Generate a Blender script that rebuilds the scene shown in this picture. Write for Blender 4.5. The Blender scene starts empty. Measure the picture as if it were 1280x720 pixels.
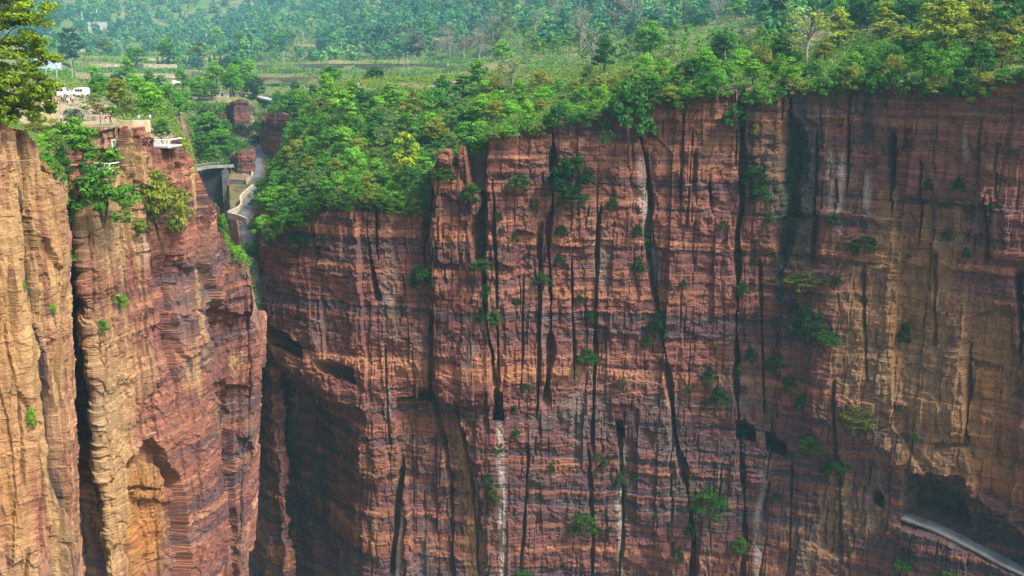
import bpy, bmesh, math, random
import numpy as np
R = math.radians
scene = bpy.context.scene
COL = scene.collection
random.seed(7)
RNG = np.random.default_rng(11)

# ------------------------------------------------------------------ camera model
FPX = 1372.0                      # focal length for a 1280 px wide frame
PITCH = R(13.1)
CP, SP = math.cos(PITCH), math.sin(PITCH)

def ray(px, py):
    x = (np.asarray(px, float) - 640.0) / FPX
    v = (360.0 - np.asarray(py, float)) / FPX
    return x, CP + v * SP, -SP + v * CP

def P(px, py, D):                 # the point at horizontal distance D seen in that direction
    x, y, z = ray(px, py)
    k = D / y
    return np.array([x * k, D + 0 * x, z * k], float)

def Zat(py, D):
    x, y, z = ray(640, py)
    return z / y * D

YREF = 150.0
def ang(px, y=YREF):              # X/Y of a pixel column
    return (np.asarray(px, float) - 640.0) / FPX / float(CP + (360.0 - y) / FPX * SP)
def col_of(a):
    return 640.0 + np.asarray(a) * FPX * float(CP + (360.0 - YREF) / FPX * SP)

# ------------------------------------------------------------------ noise
def _h(ix, iy, seed):
    ix, iy = np.atleast_1d(ix), np.atleast_1d(iy)
    ix = ix.astype(np.int64).astype(np.uint32); iy = iy.astype(np.int64).astype(np.uint32)
    h = ix * np.uint32(374761393) + iy * np.uint32(668265263) + np.uint32((seed * 2246822519 + 3266489917) & 0xffffffff)
    h ^= h >> np.uint32(15); h *= np.uint32(2246822519); h ^= h >> np.uint32(13)
    h *= np.uint32(3266489917); h ^= h >> np.uint32(16)
    return h.astype(np.float64) / 4294967296.0
def rnd2(ix, iy, seed=0):
    return _h(np.asarray(ix), np.asarray(iy), seed)
def vn(x, y, seed=0):             # gradient-like smooth value noise, -1..1
    x, y = np.broadcast_arrays(np.asarray(x, float), np.asarray(y, float))
    ix = np.floor(x); iy = np.floor(y); fx = x - ix; fy = y - iy
    u = fx * fx * fx * (fx * (fx * 6 - 15) + 10); w = fy * fy * fy * (fy * (fy * 6 - 15) + 10)
    a = _h(ix, iy, seed); b = _h(ix + 1, iy, seed); c = _h(ix, iy + 1, seed); d = _h(ix + 1, iy + 1, seed)
    return ((a + (b - a) * u) * (1 - w) + (c + (d - c) * u) * w) * 2 - 1
def fbm(x, y, seed=0, o=4, g=0.5):
    t = 0; amp = 1; n = 0
    for k in range(o):
        t = t + amp * vn(x * 2 ** k + 17.3 * k, y * 2 ** k - 9.1 * k, seed + k * 31); n += amp; amp *= g
    return t / n
def sstep(a, b, x):
    t = np.clip((x - a) / (b - a), 0, 1); return t * t * (3 - 2 * t)

# ------------------------------------------------------------------ mesh helpers
def link(o, parent=None):
    COL.objects.link(o)
    if parent: o.parent = parent
    return o
def mesh_np(name, verts, faces, mats=(), attrs=None, uv=None, smooth=False, fmat=None, fattrs=None):
    """faces: (n,4) or (n,3) int array; attrs: dict of per-vertex floats; uv: per-vertex (n,2)"""
    me = bpy.data.meshes.new(name)
    verts = np.asarray(verts, np.float32); faces = np.asarray(faces, np.int32)
    n, k = faces.shape
    me.vertices.add(len(verts)); me.vertices.foreach_set('co', verts.ravel())
    me.loops.add(n * k); me.loops.foreach_set('vertex_index', faces.ravel())
    me.polygons.add(n)
    me.polygons.foreach_set('loop_start', np.arange(0, n * k, k, dtype=np.int32))
    me.polygons.foreach_set('use_smooth', np.full(n, smooth, bool))
    if fmat is not None: me.polygons.foreach_set('material_index', np.asarray(fmat, np.int32))
    for m in mats: me.materials.append(m)
    for nm, v in (attrs or {}).items():
        a = me.attributes.new(nm, 'FLOAT', 'POINT'); a.data.foreach_set('value', np.asarray(v, np.float32).ravel())
    for nm, v in (fattrs or {}).items():
        a = me.attributes.new(nm, 'FLOAT', 'FACE'); a.data.foreach_set('value', np.asarray(v, np.float32).ravel())
    if uv is not None:
        l = me.uv_layers.new(name='UVMap'); l.data.foreach_set('uv', np.asarray(uv, np.float32)[faces.ravel()].ravel())
    me.update(calc_edges=True)
    return me
def grid_faces(nr, nc):
    i = np.arange(nr - 1)[:, None] * nc + np.arange(nc - 1)[None, :]
    return np.stack([i, i + 1, i + nc + 1, i + nc], -1).reshape(-1, 4)
def tag(o, label=None, cat=None, group=None, kind=None):
    if label: o['label'] = label
    if cat: o['category'] = cat
    if group: o['group'] = group
    if kind: o['kind'] = kind
    return o
def obj(name, me, parent=None):
    return link(bpy.data.objects.new(name, me), parent)
def empty(name, loc, rz=0.0, scale=1.0):
    o = bpy.data.objects.new(name, None); o.location = loc; o.rotation_euler = (0, 0, rz)
    o.scale = (scale,) * 3; o.empty_display_size = 0.3
    return link(o)

# ------------------------------------------------------------------ material helpers
class NT:
    def __init__(s, name):
        s.m = bpy.data.materials.new(name); s.m.use_nodes = True
        s.t = s.m.node_tree; s.t.nodes.clear()
        s.out = s.n('ShaderNodeOutputMaterial')
    def n(s, typ, **kw):
        nd = s.t.nodes.new(typ)
        for k, v in kw.items(): setattr(nd, k, v)
        return nd
    def l(s, a, b): s.t.links.new(a, b)
    def val(s, sock, v):
        if isinstance(v, bpy.types.NodeSocket): s.l(v, sock)
        else: sock.default_value = v
    def math(s, op, a, b=0.0, c=None, clamp=False):
        nd = s.n('ShaderNodeMath', operation=op, use_clamp=clamp)
        s.val(nd.inputs[0], a); s.val(nd.inputs[1], b)
        if c is not None: s.val(nd.inputs[2], c)
        return nd.outputs[0]
    def mix(s, f, a, b, mode='MIX'):
        nd = s.n('ShaderNodeMix', data_type='RGBA', blend_type=mode)
        s.val(nd.inputs[0], f)
        for k, v in ((6, a), (7, b)):
            if isinstance(v, tuple) and len(v) == 3: v = v + (1,)
            s.val(nd.inputs[k], v)
        return nd.outputs[2]
    def ramp(s, f, stops, interp='LINEAR'):
        nd = s.n('ShaderNodeValToRGB'); cr = nd.color_ramp; cr.interpolation = interp
        while len(cr.elements) < len(stops): cr.elements.new(0.5)
        for e, (p, c) in zip(cr.elements, stops):
            e.position = p; e.color = (c if len(c) == 4 else tuple(c) + (1,)) if isinstance(c, tuple) else (c, c, c, 1)
        s.val(nd.inputs[0], f); return nd.outputs[0]
    def noise(s, vec, scale=1.0, detail=4.0, rough=0.5, dist=0.0):
        nd = s.n('ShaderNodeTexNoise'); s.l(vec, nd.inputs['Vector'])
        nd.inputs['Scale'].default_value = scale; nd.inputs['Detail'].default_value = detail
        nd.inputs['Roughness'].default_value = rough; nd.inputs['Distortion'].default_value = dist
        return nd.outputs[0]
    def scalev(s, vec, sc, off=(0, 0, 0)):
        nd = s.n('ShaderNodeMapping'); s.l(vec, nd.inputs[0])
        nd.inputs['Scale'].default_value = sc; nd.inputs['Location'].default_value = off
        return nd.outputs[0]
    def attr(s, name): return s.n('ShaderNodeAttribute', attribute_name=name).outputs['Fac']
    def uv(s): return s.n('ShaderNodeUVMap', uv_map='UVMap').outputs[0]
    def pos(s): return s.n('ShaderNodeNewGeometry').outputs['Position']
    def objco(s): return s.n('ShaderNodeTexCoord').outputs['Object']
    def bump(s, h, strength=0.5, dist=0.1):
        nd = s.n('ShaderNodeBump'); s.l(h, nd.inputs['Height'])
        nd.inputs['Strength'].default_value = strength; nd.inputs['Distance'].default_value = dist
        return nd.outputs[0]
    def bsdf(s, color, rough=0.9, normal=None, spec=0.2):
        nd = s.n('ShaderNodeBsdfPrincipled')
        s.val(nd.inputs['Base Color'], color if not (isinstance(color, tuple) and len(color) == 3) else color + (1,))
        s.val(nd.inputs['Roughness'], rough); nd.inputs['Specular IOR Level'].default_value = spec
        if normal is not None: s.l(normal, nd.inputs['Normal'])
        s.l(nd.outputs[0], s.out.inputs[0]); return nd

def plain(name, c, rough=0.8, var=0.15, scale=3.0, metallic=0.0, spec=0.3):
    t = NT(name)
    f = t.noise(t.objco(), scale, 4)
    d = tuple(x * (1 - var) for x in c); u = tuple(min(1, x * (1 + var)) for x in c)
    b = t.bsdf(t.ramp(f, [(0.3, d), (0.7, u)]), rough, spec=spec); b.inputs['Metallic'].default_value = metallic
    return t.m

def rock_material(name, seed, reds, purple, ochre, pale, lay=1.0):
    t = NT(name); uv = t.uv()
    off = (seed * 13.7, seed * 7.1, seed * 3.3)
    band = t.noise(t.scalev(uv, (0.012, 0.16, 1), off), 1.0, 3, 0.55)
    fine = t.noise(t.scalev(uv, (0.11, 1.6, 1), off), 1.0, 5, 0.68, 0.25)
    hair = t.noise(t.scalev(uv, (0.22, 4.2, 1), off), 1.0, 4, 0.62, 0.2)
    streak = t.noise(t.scalev(uv, (0.75, 0.028, 1), off), 1.0, 5, 0.62, 0.25)
    streak2 = t.noise(t.scalev(uv, (0.22, 0.022, 1), (off[1], off[2], 0)), 1.0, 4, 0.55)
    blot = t.noise(t.scalev(uv, (0.055, 0.04, 1), (off[2], off[0], 0)), 1.0, 4, 0.6)
    gr = t.noise(t.scalev(uv, (2.2, 3.0, 1), off), 1.0, 4, 0.7)
    part_ = t.ramp(t.noise(t.scalev(uv, (0.06, 0.09, 1), (off[2], 4.0, 0)), 1.0, 4, 0.6), [(0.36, 0.15), (0.62, 1.0)])
    bed = t.attr('bed')
    b1 = t.math('ADD', t.math('MULTIPLY', band, 0.55), t.math('MULTIPLY', bed, 0.45))
    c = t.ramp(b1, [(0.28, purple), (0.42, reds[0]), (0.52, reds[1]), (0.62, reds[2]), (0.74, reds[3])])
    # thin pale and dark strata
    c = t.mix(t.math('MULTIPLY', t.math('MULTIPLY', t.ramp(fine, [(0.54, 0.0), (0.66, 1.0)]), 0.75), part_), c, reds[3])
    c = t.mix(t.math('MULTIPLY', t.ramp(fine, [(0.32, 1.0), (0.45, 0.0)]), 0.65), c, purple)
    c = t.mix(t.math('MULTIPLY', t.math('MULTIPLY', t.ramp(hair, [(0.60, 0.0), (0.70, 1.0)]), 0.62), part_), c, pale)
    c = t.mix(t.math('MULTIPLY', t.ramp(hair, [(0.30, 1.0), (0.40, 0.0)]), 0.6), c, tuple(x * 0.45 for x in purple))
    # ochre faces where slabs have come away
    oc = t.math('ADD', t.attr('ochre'), t.math('MULTIPLY', t.math('SUBTRACT', streak, 0.5), 1.3))
    oc = t.math('ADD', oc, t.math('MULTIPLY', t.math('SUBTRACT', blot, 0.5), 0.8))
    grain = t.noise(t.scalev(uv, (0.9, 0.10, 1), off), 1.0, 6, 0.7, 0.4)
    och = t.mix(t.ramp(t.mix(0.35 * lay, grain, fine), [(0.35, 0.0), (0.65, 1.0)]), ochre[0], ochre[1])
    och = t.mix(t.math('MULTIPLY', t.ramp(hair, [(0.54, 0.0), (0.68, 1.0)]), 0.18 * lay), och, pale)
    och = t.mix(t.ramp(grain, [(0.26, 0.7), (0.42, 0.0)]), och, tuple(x * 0.38 for x in ochre[0]))
    och = t.mix(t.ramp(streak2, [(0.56, 0.0), (0.68, 0.55)]), och, ochre[2])
    c = t.mix(t.ramp(oc, [(0.40, 0.0), (0.62, 0.92)]), c, och)
    # rain streaks, dark water stains and joints, painted-in shade, pale lime runs
    dk = t.math('ADD', t.attr('dark'), t.math('MULTIPLY', t.math('SUBTRACT', streak, 0.5), 1.6))
    dk = t.math('SUBTRACT', dk, t.math('MULTIPLY', t.math('SUBTRACT', streak2, 0.5), 1.2))
    c = t.mix(t.ramp(dk, [(0.36, 0.0), (0.72, 0.86)]), c, (0.036, 0.036, 0.043))
    c = t.mix(t.ramp(t.math('ADD', t.math('MULTIPLY', blot, 0.6), t.math('MULTIPLY', streak2, 0.5)), [(0.58, 0.0), (0.72, 0.5)]), c, (0.15, 0.145, 0.13))
    pl = t.math('MULTIPLY', t.attr('pale'), t.ramp(streak, [(0.3, 0.45), (0.6, 1.0)]))
    c = t.mix(pl, c, (0.46, 0.43, 0.36))
    c = t.mix(t.math('MULTIPLY', t.attr('rust'), t.ramp(blot, [(0.3, 0.55), (0.6, 1.0)])), c, t.mix(t.ramp(fine, [(0.35, 0.0), (0.65, 1.0)]), (0.20, 0.075, 0.025), (0.38, 0.165, 0.045)))
    ms = t.math('MULTIPLY', t.attr('moss'), t.ramp(gr, [(0.40, 0.0), (0.58, 1.0)]))
    c = t.mix(ms, c, (0.045, 0.085, 0.03))
    c = t.mix(t.ramp(gr, [(0.30, 0.55), (0.5, 0.0)]), c, t.mix(1.0, c, (0.55, 0.52, 0.52), 'MULTIPLY'))
    h = t.math('ADD', t.math('MULTIPLY', fine, 0.5 * lay), t.math('ADD', t.math('MULTIPLY', hair, 0.35 * lay), t.math('MULTIPLY', grain, 0.7 * (1 - lay))))
    h = t.math('ADD', h, t.math('MULTIPLY', gr, 0.35))
    t.bsdf(c, 0.92, t.bump(h, 1.0, 0.6), 0.12)
    return t.m
# ------------------------------------------------------------------ cliff walls
def blocks(s, z, w, h, seed, jit=0.25):
    wx = s / w + jit * vn(z / (h * 0.9), s / (w * 3), seed + 1)
    i = np.floor(wx)
    j = np.floor(z / h + 7 * rnd2(i, 0 * i, seed + 2) + jit * vn(s / (w * 0.8), z / h * 0.6, seed + 3))
    return rnd2(i, j, seed + 4) - 0.5
def layers(s, z, t, seed, dip=0.0):
    k = np.floor((z + dip * s) / t + 0.55 * vn(s / 60, z / 30, seed) + 0.12 * vn(s / 9, z / 5, seed + 9))
    return k, rnd2(k, 0 * k, seed + 3) - 0.5

class Wall:
    def __init__(w, ctrl, ds, zb, rim, dz, smooth=2.0):
        pts = np.array([P(px, py, D)[:2] for px, py, D in ctrl])
        seg = np.r_[0, np.cumsum(np.hypot(*np.diff(pts, axis=0).T))]
        n = int(seg[-1] / ds) + 1
        w.s = np.linspace(0, seg[-1], n)
        xy = np.stack([np.interp(w.s, seg, pts[:, k]) for k in (0, 1)], 1)
        kk = max(1, int(smooth / ds)); ker = np.hanning(2 * kk + 3)[1:-1]; ker /= ker.sum()
        pad = len(ker) // 2
        for k in (0, 1):
            a = xy[:, k]
            ext = np.r_[2 * a[0] - a[pad:0:-1], a, 2 * a[-1] - a[-2:-pad - 2:-1]]
            xy[:, k] = np.convolve(ext, ker, 'valid')
        w.xy = xy
        tg = np.gradient(xy, axis=0); tg /= np.hypot(tg[:, 0], tg[:, 1])[:, None]
        nm = np.stack([tg[:, 1], -tg[:, 0]], 1)              # to the right of travel: towards the viewer when travelling +x
        w.nm = nm; w.zb = zb; w.dz = dz
        rr = [w.sz(px, py) for px, py in rim]
        rr = sorted(r for r in rr if r is not None)
        w.rim = np.interp(w.s, [r[0] for r in rr], [r[1] for r in rr])
    def sz(w, px, py):
        dx, dy, dzz = [float(v) for v in ray(px, py)]
        c = w.xy[:, 0] * dy - w.xy[:, 1] * dx
        idx = np.where(np.sign(c[:-1]) != np.sign(c[1:]))[0]
        if len(idx) == 0: return None
        i = idx[np.argmin(w.xy[idx, 1])]
        f = c[i] / (c[i] - c[i + 1])
        return w.s[i] + f * (w.s[i + 1] - w.s[i]), (w.xy[i, 1] * (1 - f) + w.xy[i + 1, 1] * f) * dzz / dy
    def build(w, name, mat, fn, cap=(3, 7)):
        ns = len(w.s); nz = int((w.rim.max() - w.zb) / w.dz) + 1
        # the rim itself is nibbled into steps
        t = np.linspace(0, 1, nz)[:, None]
        Z = w.zb + (w.rim - w.zb)[None, :] * t
        S = np.broadcast_to(w.s[None, :], Z.shape)
        d, at = fn(w, S, Z)
        dx = at.pop('dx', 0.0); dy = at.pop('dy', 0.0); dzz = at.pop('dz', 0.0)
        N = w.nm[None]; XY = w.xy[None] + N * d[..., None]; XY[..., 0] += dx; XY[..., 1] += dy
        V = np.concatenate([XY, (Z + dzz)[..., None]], -1)
        rows = [V]
        A = {k: [np.broadcast_to(v, Z.shape)] for k, v in at.items()}
        for j, c in enumerate(cap):                            # a top that runs back under the soil
            q = w.xy - w.nm * c * 1.0
            rows.append(np.concatenate([q, (w.rim - 0.4 - 1.2 * j)[:, None]], -1)[None])
            for k in A: A[k].append(A[k][0][-1:])
        V = np.concatenate(rows, 0); A = {k: np.concatenate(v, 0) for k, v in A.items()}
        w.V = V[:nz]; w.nz = nz
        dd = np.concatenate([d] + [d[-1:]] * len(cap), 0)
        UV = np.stack([w.s[None] + 0.85 * dd, V[..., 2]], -1)
        me = mesh_np(name, V.reshape(-1, 3), grid_faces(*V.shape[:2]), [mat], A, UV.reshape(-1, 2))
        w.obj = tag(obj(name, me), kind='structure')
        return w.obj
    def at(w, px, py):                                         # displaced surface point and outward normal under a pixel
        q = w.sz(px, py)
        if q is None: return None
        s, z = q; i = int(np.clip(round(s / (w.s[1] - w.s[0])), 0, len(w.s) - 1))
        j = int(np.clip((z - w.zb) / (w.rim[i] - w.zb) * (w.nz - 1), 0, w.nz - 1))
        return w.V[j, i], w.nm[i]

def poly_dist(S, Z, pts):
    """distance along s from a roughly vertical polyline and whether z is within it"""
    q = sorted(pts, key=lambda r: r[1]); zz = [r[1] for r in q]; ss = [r[0] for r in q]
    sc = np.interp(Z, zz, ss)
    inside = sstep(zz[0] - 2, zz[0] + 1.5, Z) * (1 - sstep(zz[-1] - 1.5, zz[-1] + 2, Z))
    return S - sc, inside
def in_poly(S, Z, pts):
    r = np.zeros(S.shape, bool); n = len(pts)
    for i in range(n):
        (x1, y1), (x2, y2) = pts[i], pts[(i + 1) % n]
        if y1 == y2: continue
        c = ((Z >= min(y1, y2)) & (Z < max(y1, y2)))
        r ^= c & (S < x1 + (Z - y1) / (y2 - y1) * (x2 - x1))
    return r

def rock_disp(w, S, Z, seed, k=1.0, cracks=(), niches=(), bulges=(), zones=(), col=1.0, streaks=(), lay=1.0):
    s = S; z = Z
    d = k * 2.2 * fbm(s / 34, z / 90, seed, 3)
    d = d + col * (2.2 * blocks(s, z, 17, 55, seed + 11, 0.12) + 1.6 * blocks(s, z, 7.5, 24, seed + 21, 0.1)
                   + 0.8 * blocks(s, z, 3.1, 8.5, seed + 31, 0.1) + 0.5 * blocks(s, z, 1.5, 3.2, seed + 41, 0.1))
    e1 = fbm(s / 4.0, z / 7.0, seed + 201, 4); e2 = fbm(s / 8 + 9, z / 5.0, seed + 202, 4)
    d = d + col * (0.35 * (sstep(0.02, 0.045, e1) - sstep(-0.16, -0.14, e1) + sstep(0.22, 0.24, e1)) + 0.42 * (sstep(0.05, 0.07, e2) + sstep(-0.2, -0.18, e2)) - 0.55)
    k1, l1 = layers(s, z, 6.5, seed + 51, 0.012); k2, l2 = layers(s, z, 1.9, seed + 61, 0.012); k3, l3 = layers(s, z, 0.75, seed + 71, 0.012)
    m = 0.6 + 0.5 * fbm(s / 22, z / 22, seed + 5, 2)
    d = d + lay * m * (0.75 * l1 + 0.5 * l2 + 0.3 * l3) + 0.10 * fbm(s / 1.3, z / 1.0, seed + 6, 3) + 0.2 * fbm(s / 5, z / 4, seed + 7, 3)
    bed = np.clip(0.5 + 0.45 * l1 + 0.55 * l2 + 0.35 * l3, 0, 1)
    ochre = np.zeros(S.shape); dark = np.zeros(S.shape); pale = np.zeros(S.shape); moss = np.zeros(S.shape); rust = np.zeros(S.shape)
    # small random joints, hanging from ledges
    for q in range(3):
        wj = (4.2, 6.4, 10.5)[q]
        kj = np.floor(z / (3.0 + q) + 0.4 * vn(s / 12, z / 30, seed + 83))
        x = s / wj + 0.16 * vn(z / 22, s / 40, seed + 80 + q) + 0.16 * (rnd2(kj, np.floor(s / wj), seed + 85 + q) - 0.5)
        i = np.floor(x); fr = np.abs(x - i - 0.5) * wj
        on = sstep(0.22, 0.5, vn(z / 11 + 31 * rnd2(i, 0 * i, seed + 88), 3.3 * i, seed + 90 + q))
        wd = (0.2, 0.24, 0.34)[q]
        cut = on * np.clip(1 - fr / wd, 0, 1)
        d = d - (0.45, 0.7, 1.1)[q] * cut
        dark = dark + 0.16 * on * np.clip(1 - fr / (wd * 2.0), 0, 1)
    for pts, wd, dep in cracks:
        q = [w.sz(*p) for p in pts]; q = [a for a in q if a is not None]
        if len(q) < 2: continue
        ds_, ins = poly_dist(s, z, q)
        ds_ = ds_ + 0.45 * wd * vn(z / 9.0, s * 0 + seed, seed + 97) + 0.45 * wd * (rnd2(np.floor(z / 2.6), np.floor(z / 2.6) * 0, seed + 98) - 0.5)
        wv = wd * 0.8 * np.clip(0.7 + 0.9 * vn(z / 7.0, s * 0 + 5 + q[0][0], seed + 99), 0.12, 2)
        d = d - dep * ins * np.clip(1.25 - np.abs(ds_) / np.maximum(wv, .15), 0, 1) ** 0.7
        dark = dark + 0.24 * ins * np.clip(1 - np.abs(ds_) / (wv * 1.6 + 0.4), 0, 1)
    for pts, amount, soft in bulges:                            # stand a region out (+) or set it back (-)
        q = [w.sz(*p) for p in pts]; q = [a for a in q if a is not None]
        js = s + 0.5 * vn(z / 2.2, s / 2, seed + 101); jz = z + 0.5 * vn(s / 2.5, z / 2, seed + 102)
        inside = in_poly(js, jz, q).astype(float)
        if soft:
            r = max(1, int(soft / (w.s[1] - w.s[0])))
            ker = np.ones(2 * r + 1) / (2 * r + 1)
            inside = np.apply_along_axis(lambda a: np.convolve(np.pad(a, r, mode='edge'), ker, 'valid'), 1, inside)
        d = d + amount * inside
    drop = np.zeros(S.shape); deep = np.zeros(S.shape)
    for pts, dep in niches:
        q = [w.sz(*p) for p in pts]; q = [a for a in q if a is not None]
        jj = 0.08 if dep > 20 else 0.25
        js = s + jj * vn(z / 1.1, s / 1.3, seed + 103); jz = z + jj * vn(s / 1.2, z / 1.5, seed + 104)
        ip = in_poly(js, jz, q); d = d - min(dep, 9.0) * ip
        if dep > 20: drop = drop - 5.0 * ip
        deep = np.maximum(deep, ip)
    for which, (px, py), (rx, ry), amt in zones:                # soft blobs of colour: centre and radii in metres along the wall
        q = w.sz(px, py)
        if q is None: continue
        u = (s - q[0]) / rx; v = (z - q[1]) / ry
        g = amt * np.exp(-(u * u + v * v)) 
        if which == 'ochre': ochre = ochre + g
        elif which == 'dark': dark = dark + g
        elif which == 'pale': pale = pale + g
        elif which == 'bed': bed = np.clip(bed + g, 0, 1)
        elif which == 'rust': rust = rust + g
        else: moss = moss + g
    for which, pts, wd, amt in streaks:
        q = [w.sz(*p) for p in pts]; q = [a for a in q if a is not None]
        if len(q) < 2: continue
        ds_, ins = poly_dist(s, z, q)
        ds_ = ds_ + 0.5 * wd * vn(z / 6, s / 3, seed + 120)
        g = amt * ins * np.clip(1.3 - np.abs(ds_) / wd, 0, 1)
        if which == 'ochre': ochre = ochre + g
        elif which == 'dark': dark = dark + g
        elif which == 'pale': pale = pale + g
        else: moss = moss + g
    # moss and weeds hold on in ledges near the rim
    return d, dict(bed=bed, ochre=np.clip(ochre, 0, 1), dark=np.clip(dark, 0, 1), pale=np.clip(pale, 0, 1), moss=np.clip(moss, 0, 1), rust=np.clip(rust, 0, 1), dz=drop)
# ------------------------------------------------------------------ the cliffs
REDS = [(0.104, 0.049, 0.048), (0.160, 0.061, 0.051), (0.205, 0.080, 0.054), (0.34, 0.150, 0.080)]
PURPLE = (0.066, 0.044, 0.054)
OCHRE = [(0.175, 0.098, 0.050), (0.32, 0.185, 0.082), (0.30, 0.12, 0.035)]
PALE = (0.38, 0.25, 0.15)
M_ROCK = rock_material('red_sandstone', 1.0, REDS, PURPLE, OCHRE, PALE)
OCHRE_L = [(0.24, 0.142, 0.062), (0.41, 0.265, 0.122), (0.33, 0.135, 0.036)]
REDS_L = [(0.15, 0.062, 0.052), (0.23, 0.090, 0.062), (0.28, 0.125, 0.08), (0.42, 0.225, 0.13)]
M_ROCK_N = rock_material('ochre_sandstone', 3.0, REDS_L, (0.09, 0.052, 0.056), OCHRE_L, (0.52, 0.40, 0.26), 0.35)
M_ROCK_L = rock_material('tan_sandstone', 2.0, REDS_L, (0.09, 0.052, 0.056), OCHRE_L, (0.52, 0.40, 0.26))

# ---- the great wall across the gorge
MAIN = Wall([(340, 300, 330), (334, 300, 300), (330, 300, 278), (334, 300, 263), (360, 300, 254), (440, 300, 245),
             (455, 300, 243), (540, 300, 243), (610, 300, 241), (780, 300, 240), (920, 300, 236), (1000, 300, 232),
             (1140, 300, 220), (1280, 300, 208), (1500, 300, 192)],
            0.2, -150.0,
            [(331, 305), (342, 300), (360, 285), (385, 275), (415, 250), (450, 250), (500, 258), (520, 262), (541, 246), (543, 218), (546, 208),
             (554, 190), (560, 184), (566, 186), (569, 206), (576, 206), (579, 181), (584, 181), (587, 210), (592, 240), (606, 236), (609, 166), (640, 160),
             (690, 158), (700, 150), (745, 148), (790, 125), (850, 116), (885, 109), (905, 107), (950, 112), (985, 108),
             (1010, 105), (1100, 100), (1170, 108), (1210, 106), (1280, 94), (1450, 80)], 0.24, 3.0)
MAIN_CRACKS = [
    ([(597, 205), (601, 260), (606, 325)], 2.0, 7), ([(606, 320), (611, 400), (619, 484)], 0.8, 3.5), ([(616, 230), (622, 330), (623, 480)], 0.5, 2.5),
    ([(458, 255), (463, 330), (472, 375)], 0.8, 4), ([(470, 255), (473, 320)], 0.5, 3), ([(543, 235), (532, 320), (534, 352)], 1.0, 4),
    ([(395, 275), (400, 330), (405, 345)], 0.4, 2), ([(690, 165), (688, 300), (690, 400), (683, 505)], 1.0, 4),
    ([(676, 280), (675, 400), (672, 520)], 0.5, 2.5), ([(750, 262), (745, 400), (741, 560)], 0.6, 3),
    ([(798, 160), (808, 220), (814, 340), (830, 430), (846, 545), (862, 640), (869, 725)], 0.9, 4),
    ([(806, 190), (818, 300), (825, 400)], 0.5, 2), ([(926, 110), (927, 200), (922, 400), (919, 470), (925, 530)], 0.9, 5),
    ([(985, 105), (990, 190), (984, 330)], 2.0, 4), ([(1114, 170), (1112, 262)], 0.8, 3), ([(925, 552), (930, 640), (929, 725)], 0.6, 3),
    ([(775, 545), (778, 640), (776, 725)], 0.6, 2.5), ([(1276, 340), (1277, 450)], 1.0, 4), ([(1232, 250), (1233, 330)], 0.4, 2),
    ([(1211, 440), (1206, 556)], 0.6, 2.5), ([(500, 585), (494, 650), (490, 725)], 0.7, 4), ([(543, 500), (560, 600), (566, 725)], 0.7, 2.5),
    ([(573, 506), (588, 610), (600, 725)], 0.8, 3.5), ([(868, 190), (867, 235)], 0.6, 2.0), ([(887, 228), (888, 258)], 0.35, 2),
    ([(655, 350), (652, 480)], 0.35, 2), ([(715, 330), (718, 470)], 0.35, 2), ([(1020, 170), (1016, 330)], 0.5, 2.0),
    ([(1060, 120), (1058, 230)], 0.5, 2.0), ([(1150, 200), (1148, 300)], 0.35, 1.6), ([(660, 560), (652, 700)], 0.5, 2.2),
    ([(735, 560), (742, 720)], 0.5, 2.0), ([(540, 400), (537, 490)], 0.5, 3), ([(480, 440), (486, 560)], 0.4, 1.6),
    ([(855, 130), (850, 250)], 0.4, 1.6), ([(950, 330), (955, 520)], 0.4, 1.8), ([(1080, 340), (1085, 470)], 0.5, 1.6),
    ([(1045, 480), (1050, 700)], 0.5, 1.8), ([(990, 580), (985, 720)], 0.4, 1.6), ([(1170, 320), (1168, 430)], 0.4, 1.6)]
MAIN_NICHES = [
    ([(396, 448), (412, 447), (427, 454), (440, 459), (440, 482), (424, 474), (402, 461)], 30),
    ([(340, 404), (354, 406), (368, 416), (382, 431), (382, 447), (358, 435), (340, 422)], 24),
    ([(522, 487), (541, 486), (541, 503), (522, 503)], 28), ([(495, 501), (524, 499), (524, 505), (495, 506)], 2.5),
    ([(619, 484), (629, 484), (630, 522), (616, 521)], 26), ([(769, 524), (779, 523), (782, 545), (772, 545)], 24),
    ([(919, 523), (931, 525), (943, 534), (944, 553), (920, 549)], 30), ([(956, 540), (968, 543), (983, 556), (984, 573), (958, 562)], 30),
    ([(1090, 616), (1096, 616), (1103, 623), (1103, 636), (1091, 631)], 26),
    ([(1132, 586), (1165, 591), (1207, 598), (1209, 616), (1234, 634), (1262, 655), (1330, 700), (1390, 740), (1390, 795), (1330, 756), (1280, 724), (1230, 698), (1180, 671), (1126, 655)], 7.5),
    ([(1133, 613), (1166, 614), (1190, 630), (1200, 650), (1206, 676), (1180, 667), (1130, 653)], 9),
    ([(1165, 553), (1205, 556), (1205, 562), (1168, 562)], 1.5), ([(1215, 455), (1248, 460), (1246, 466), (1214, 463)], 1.2)]
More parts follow.
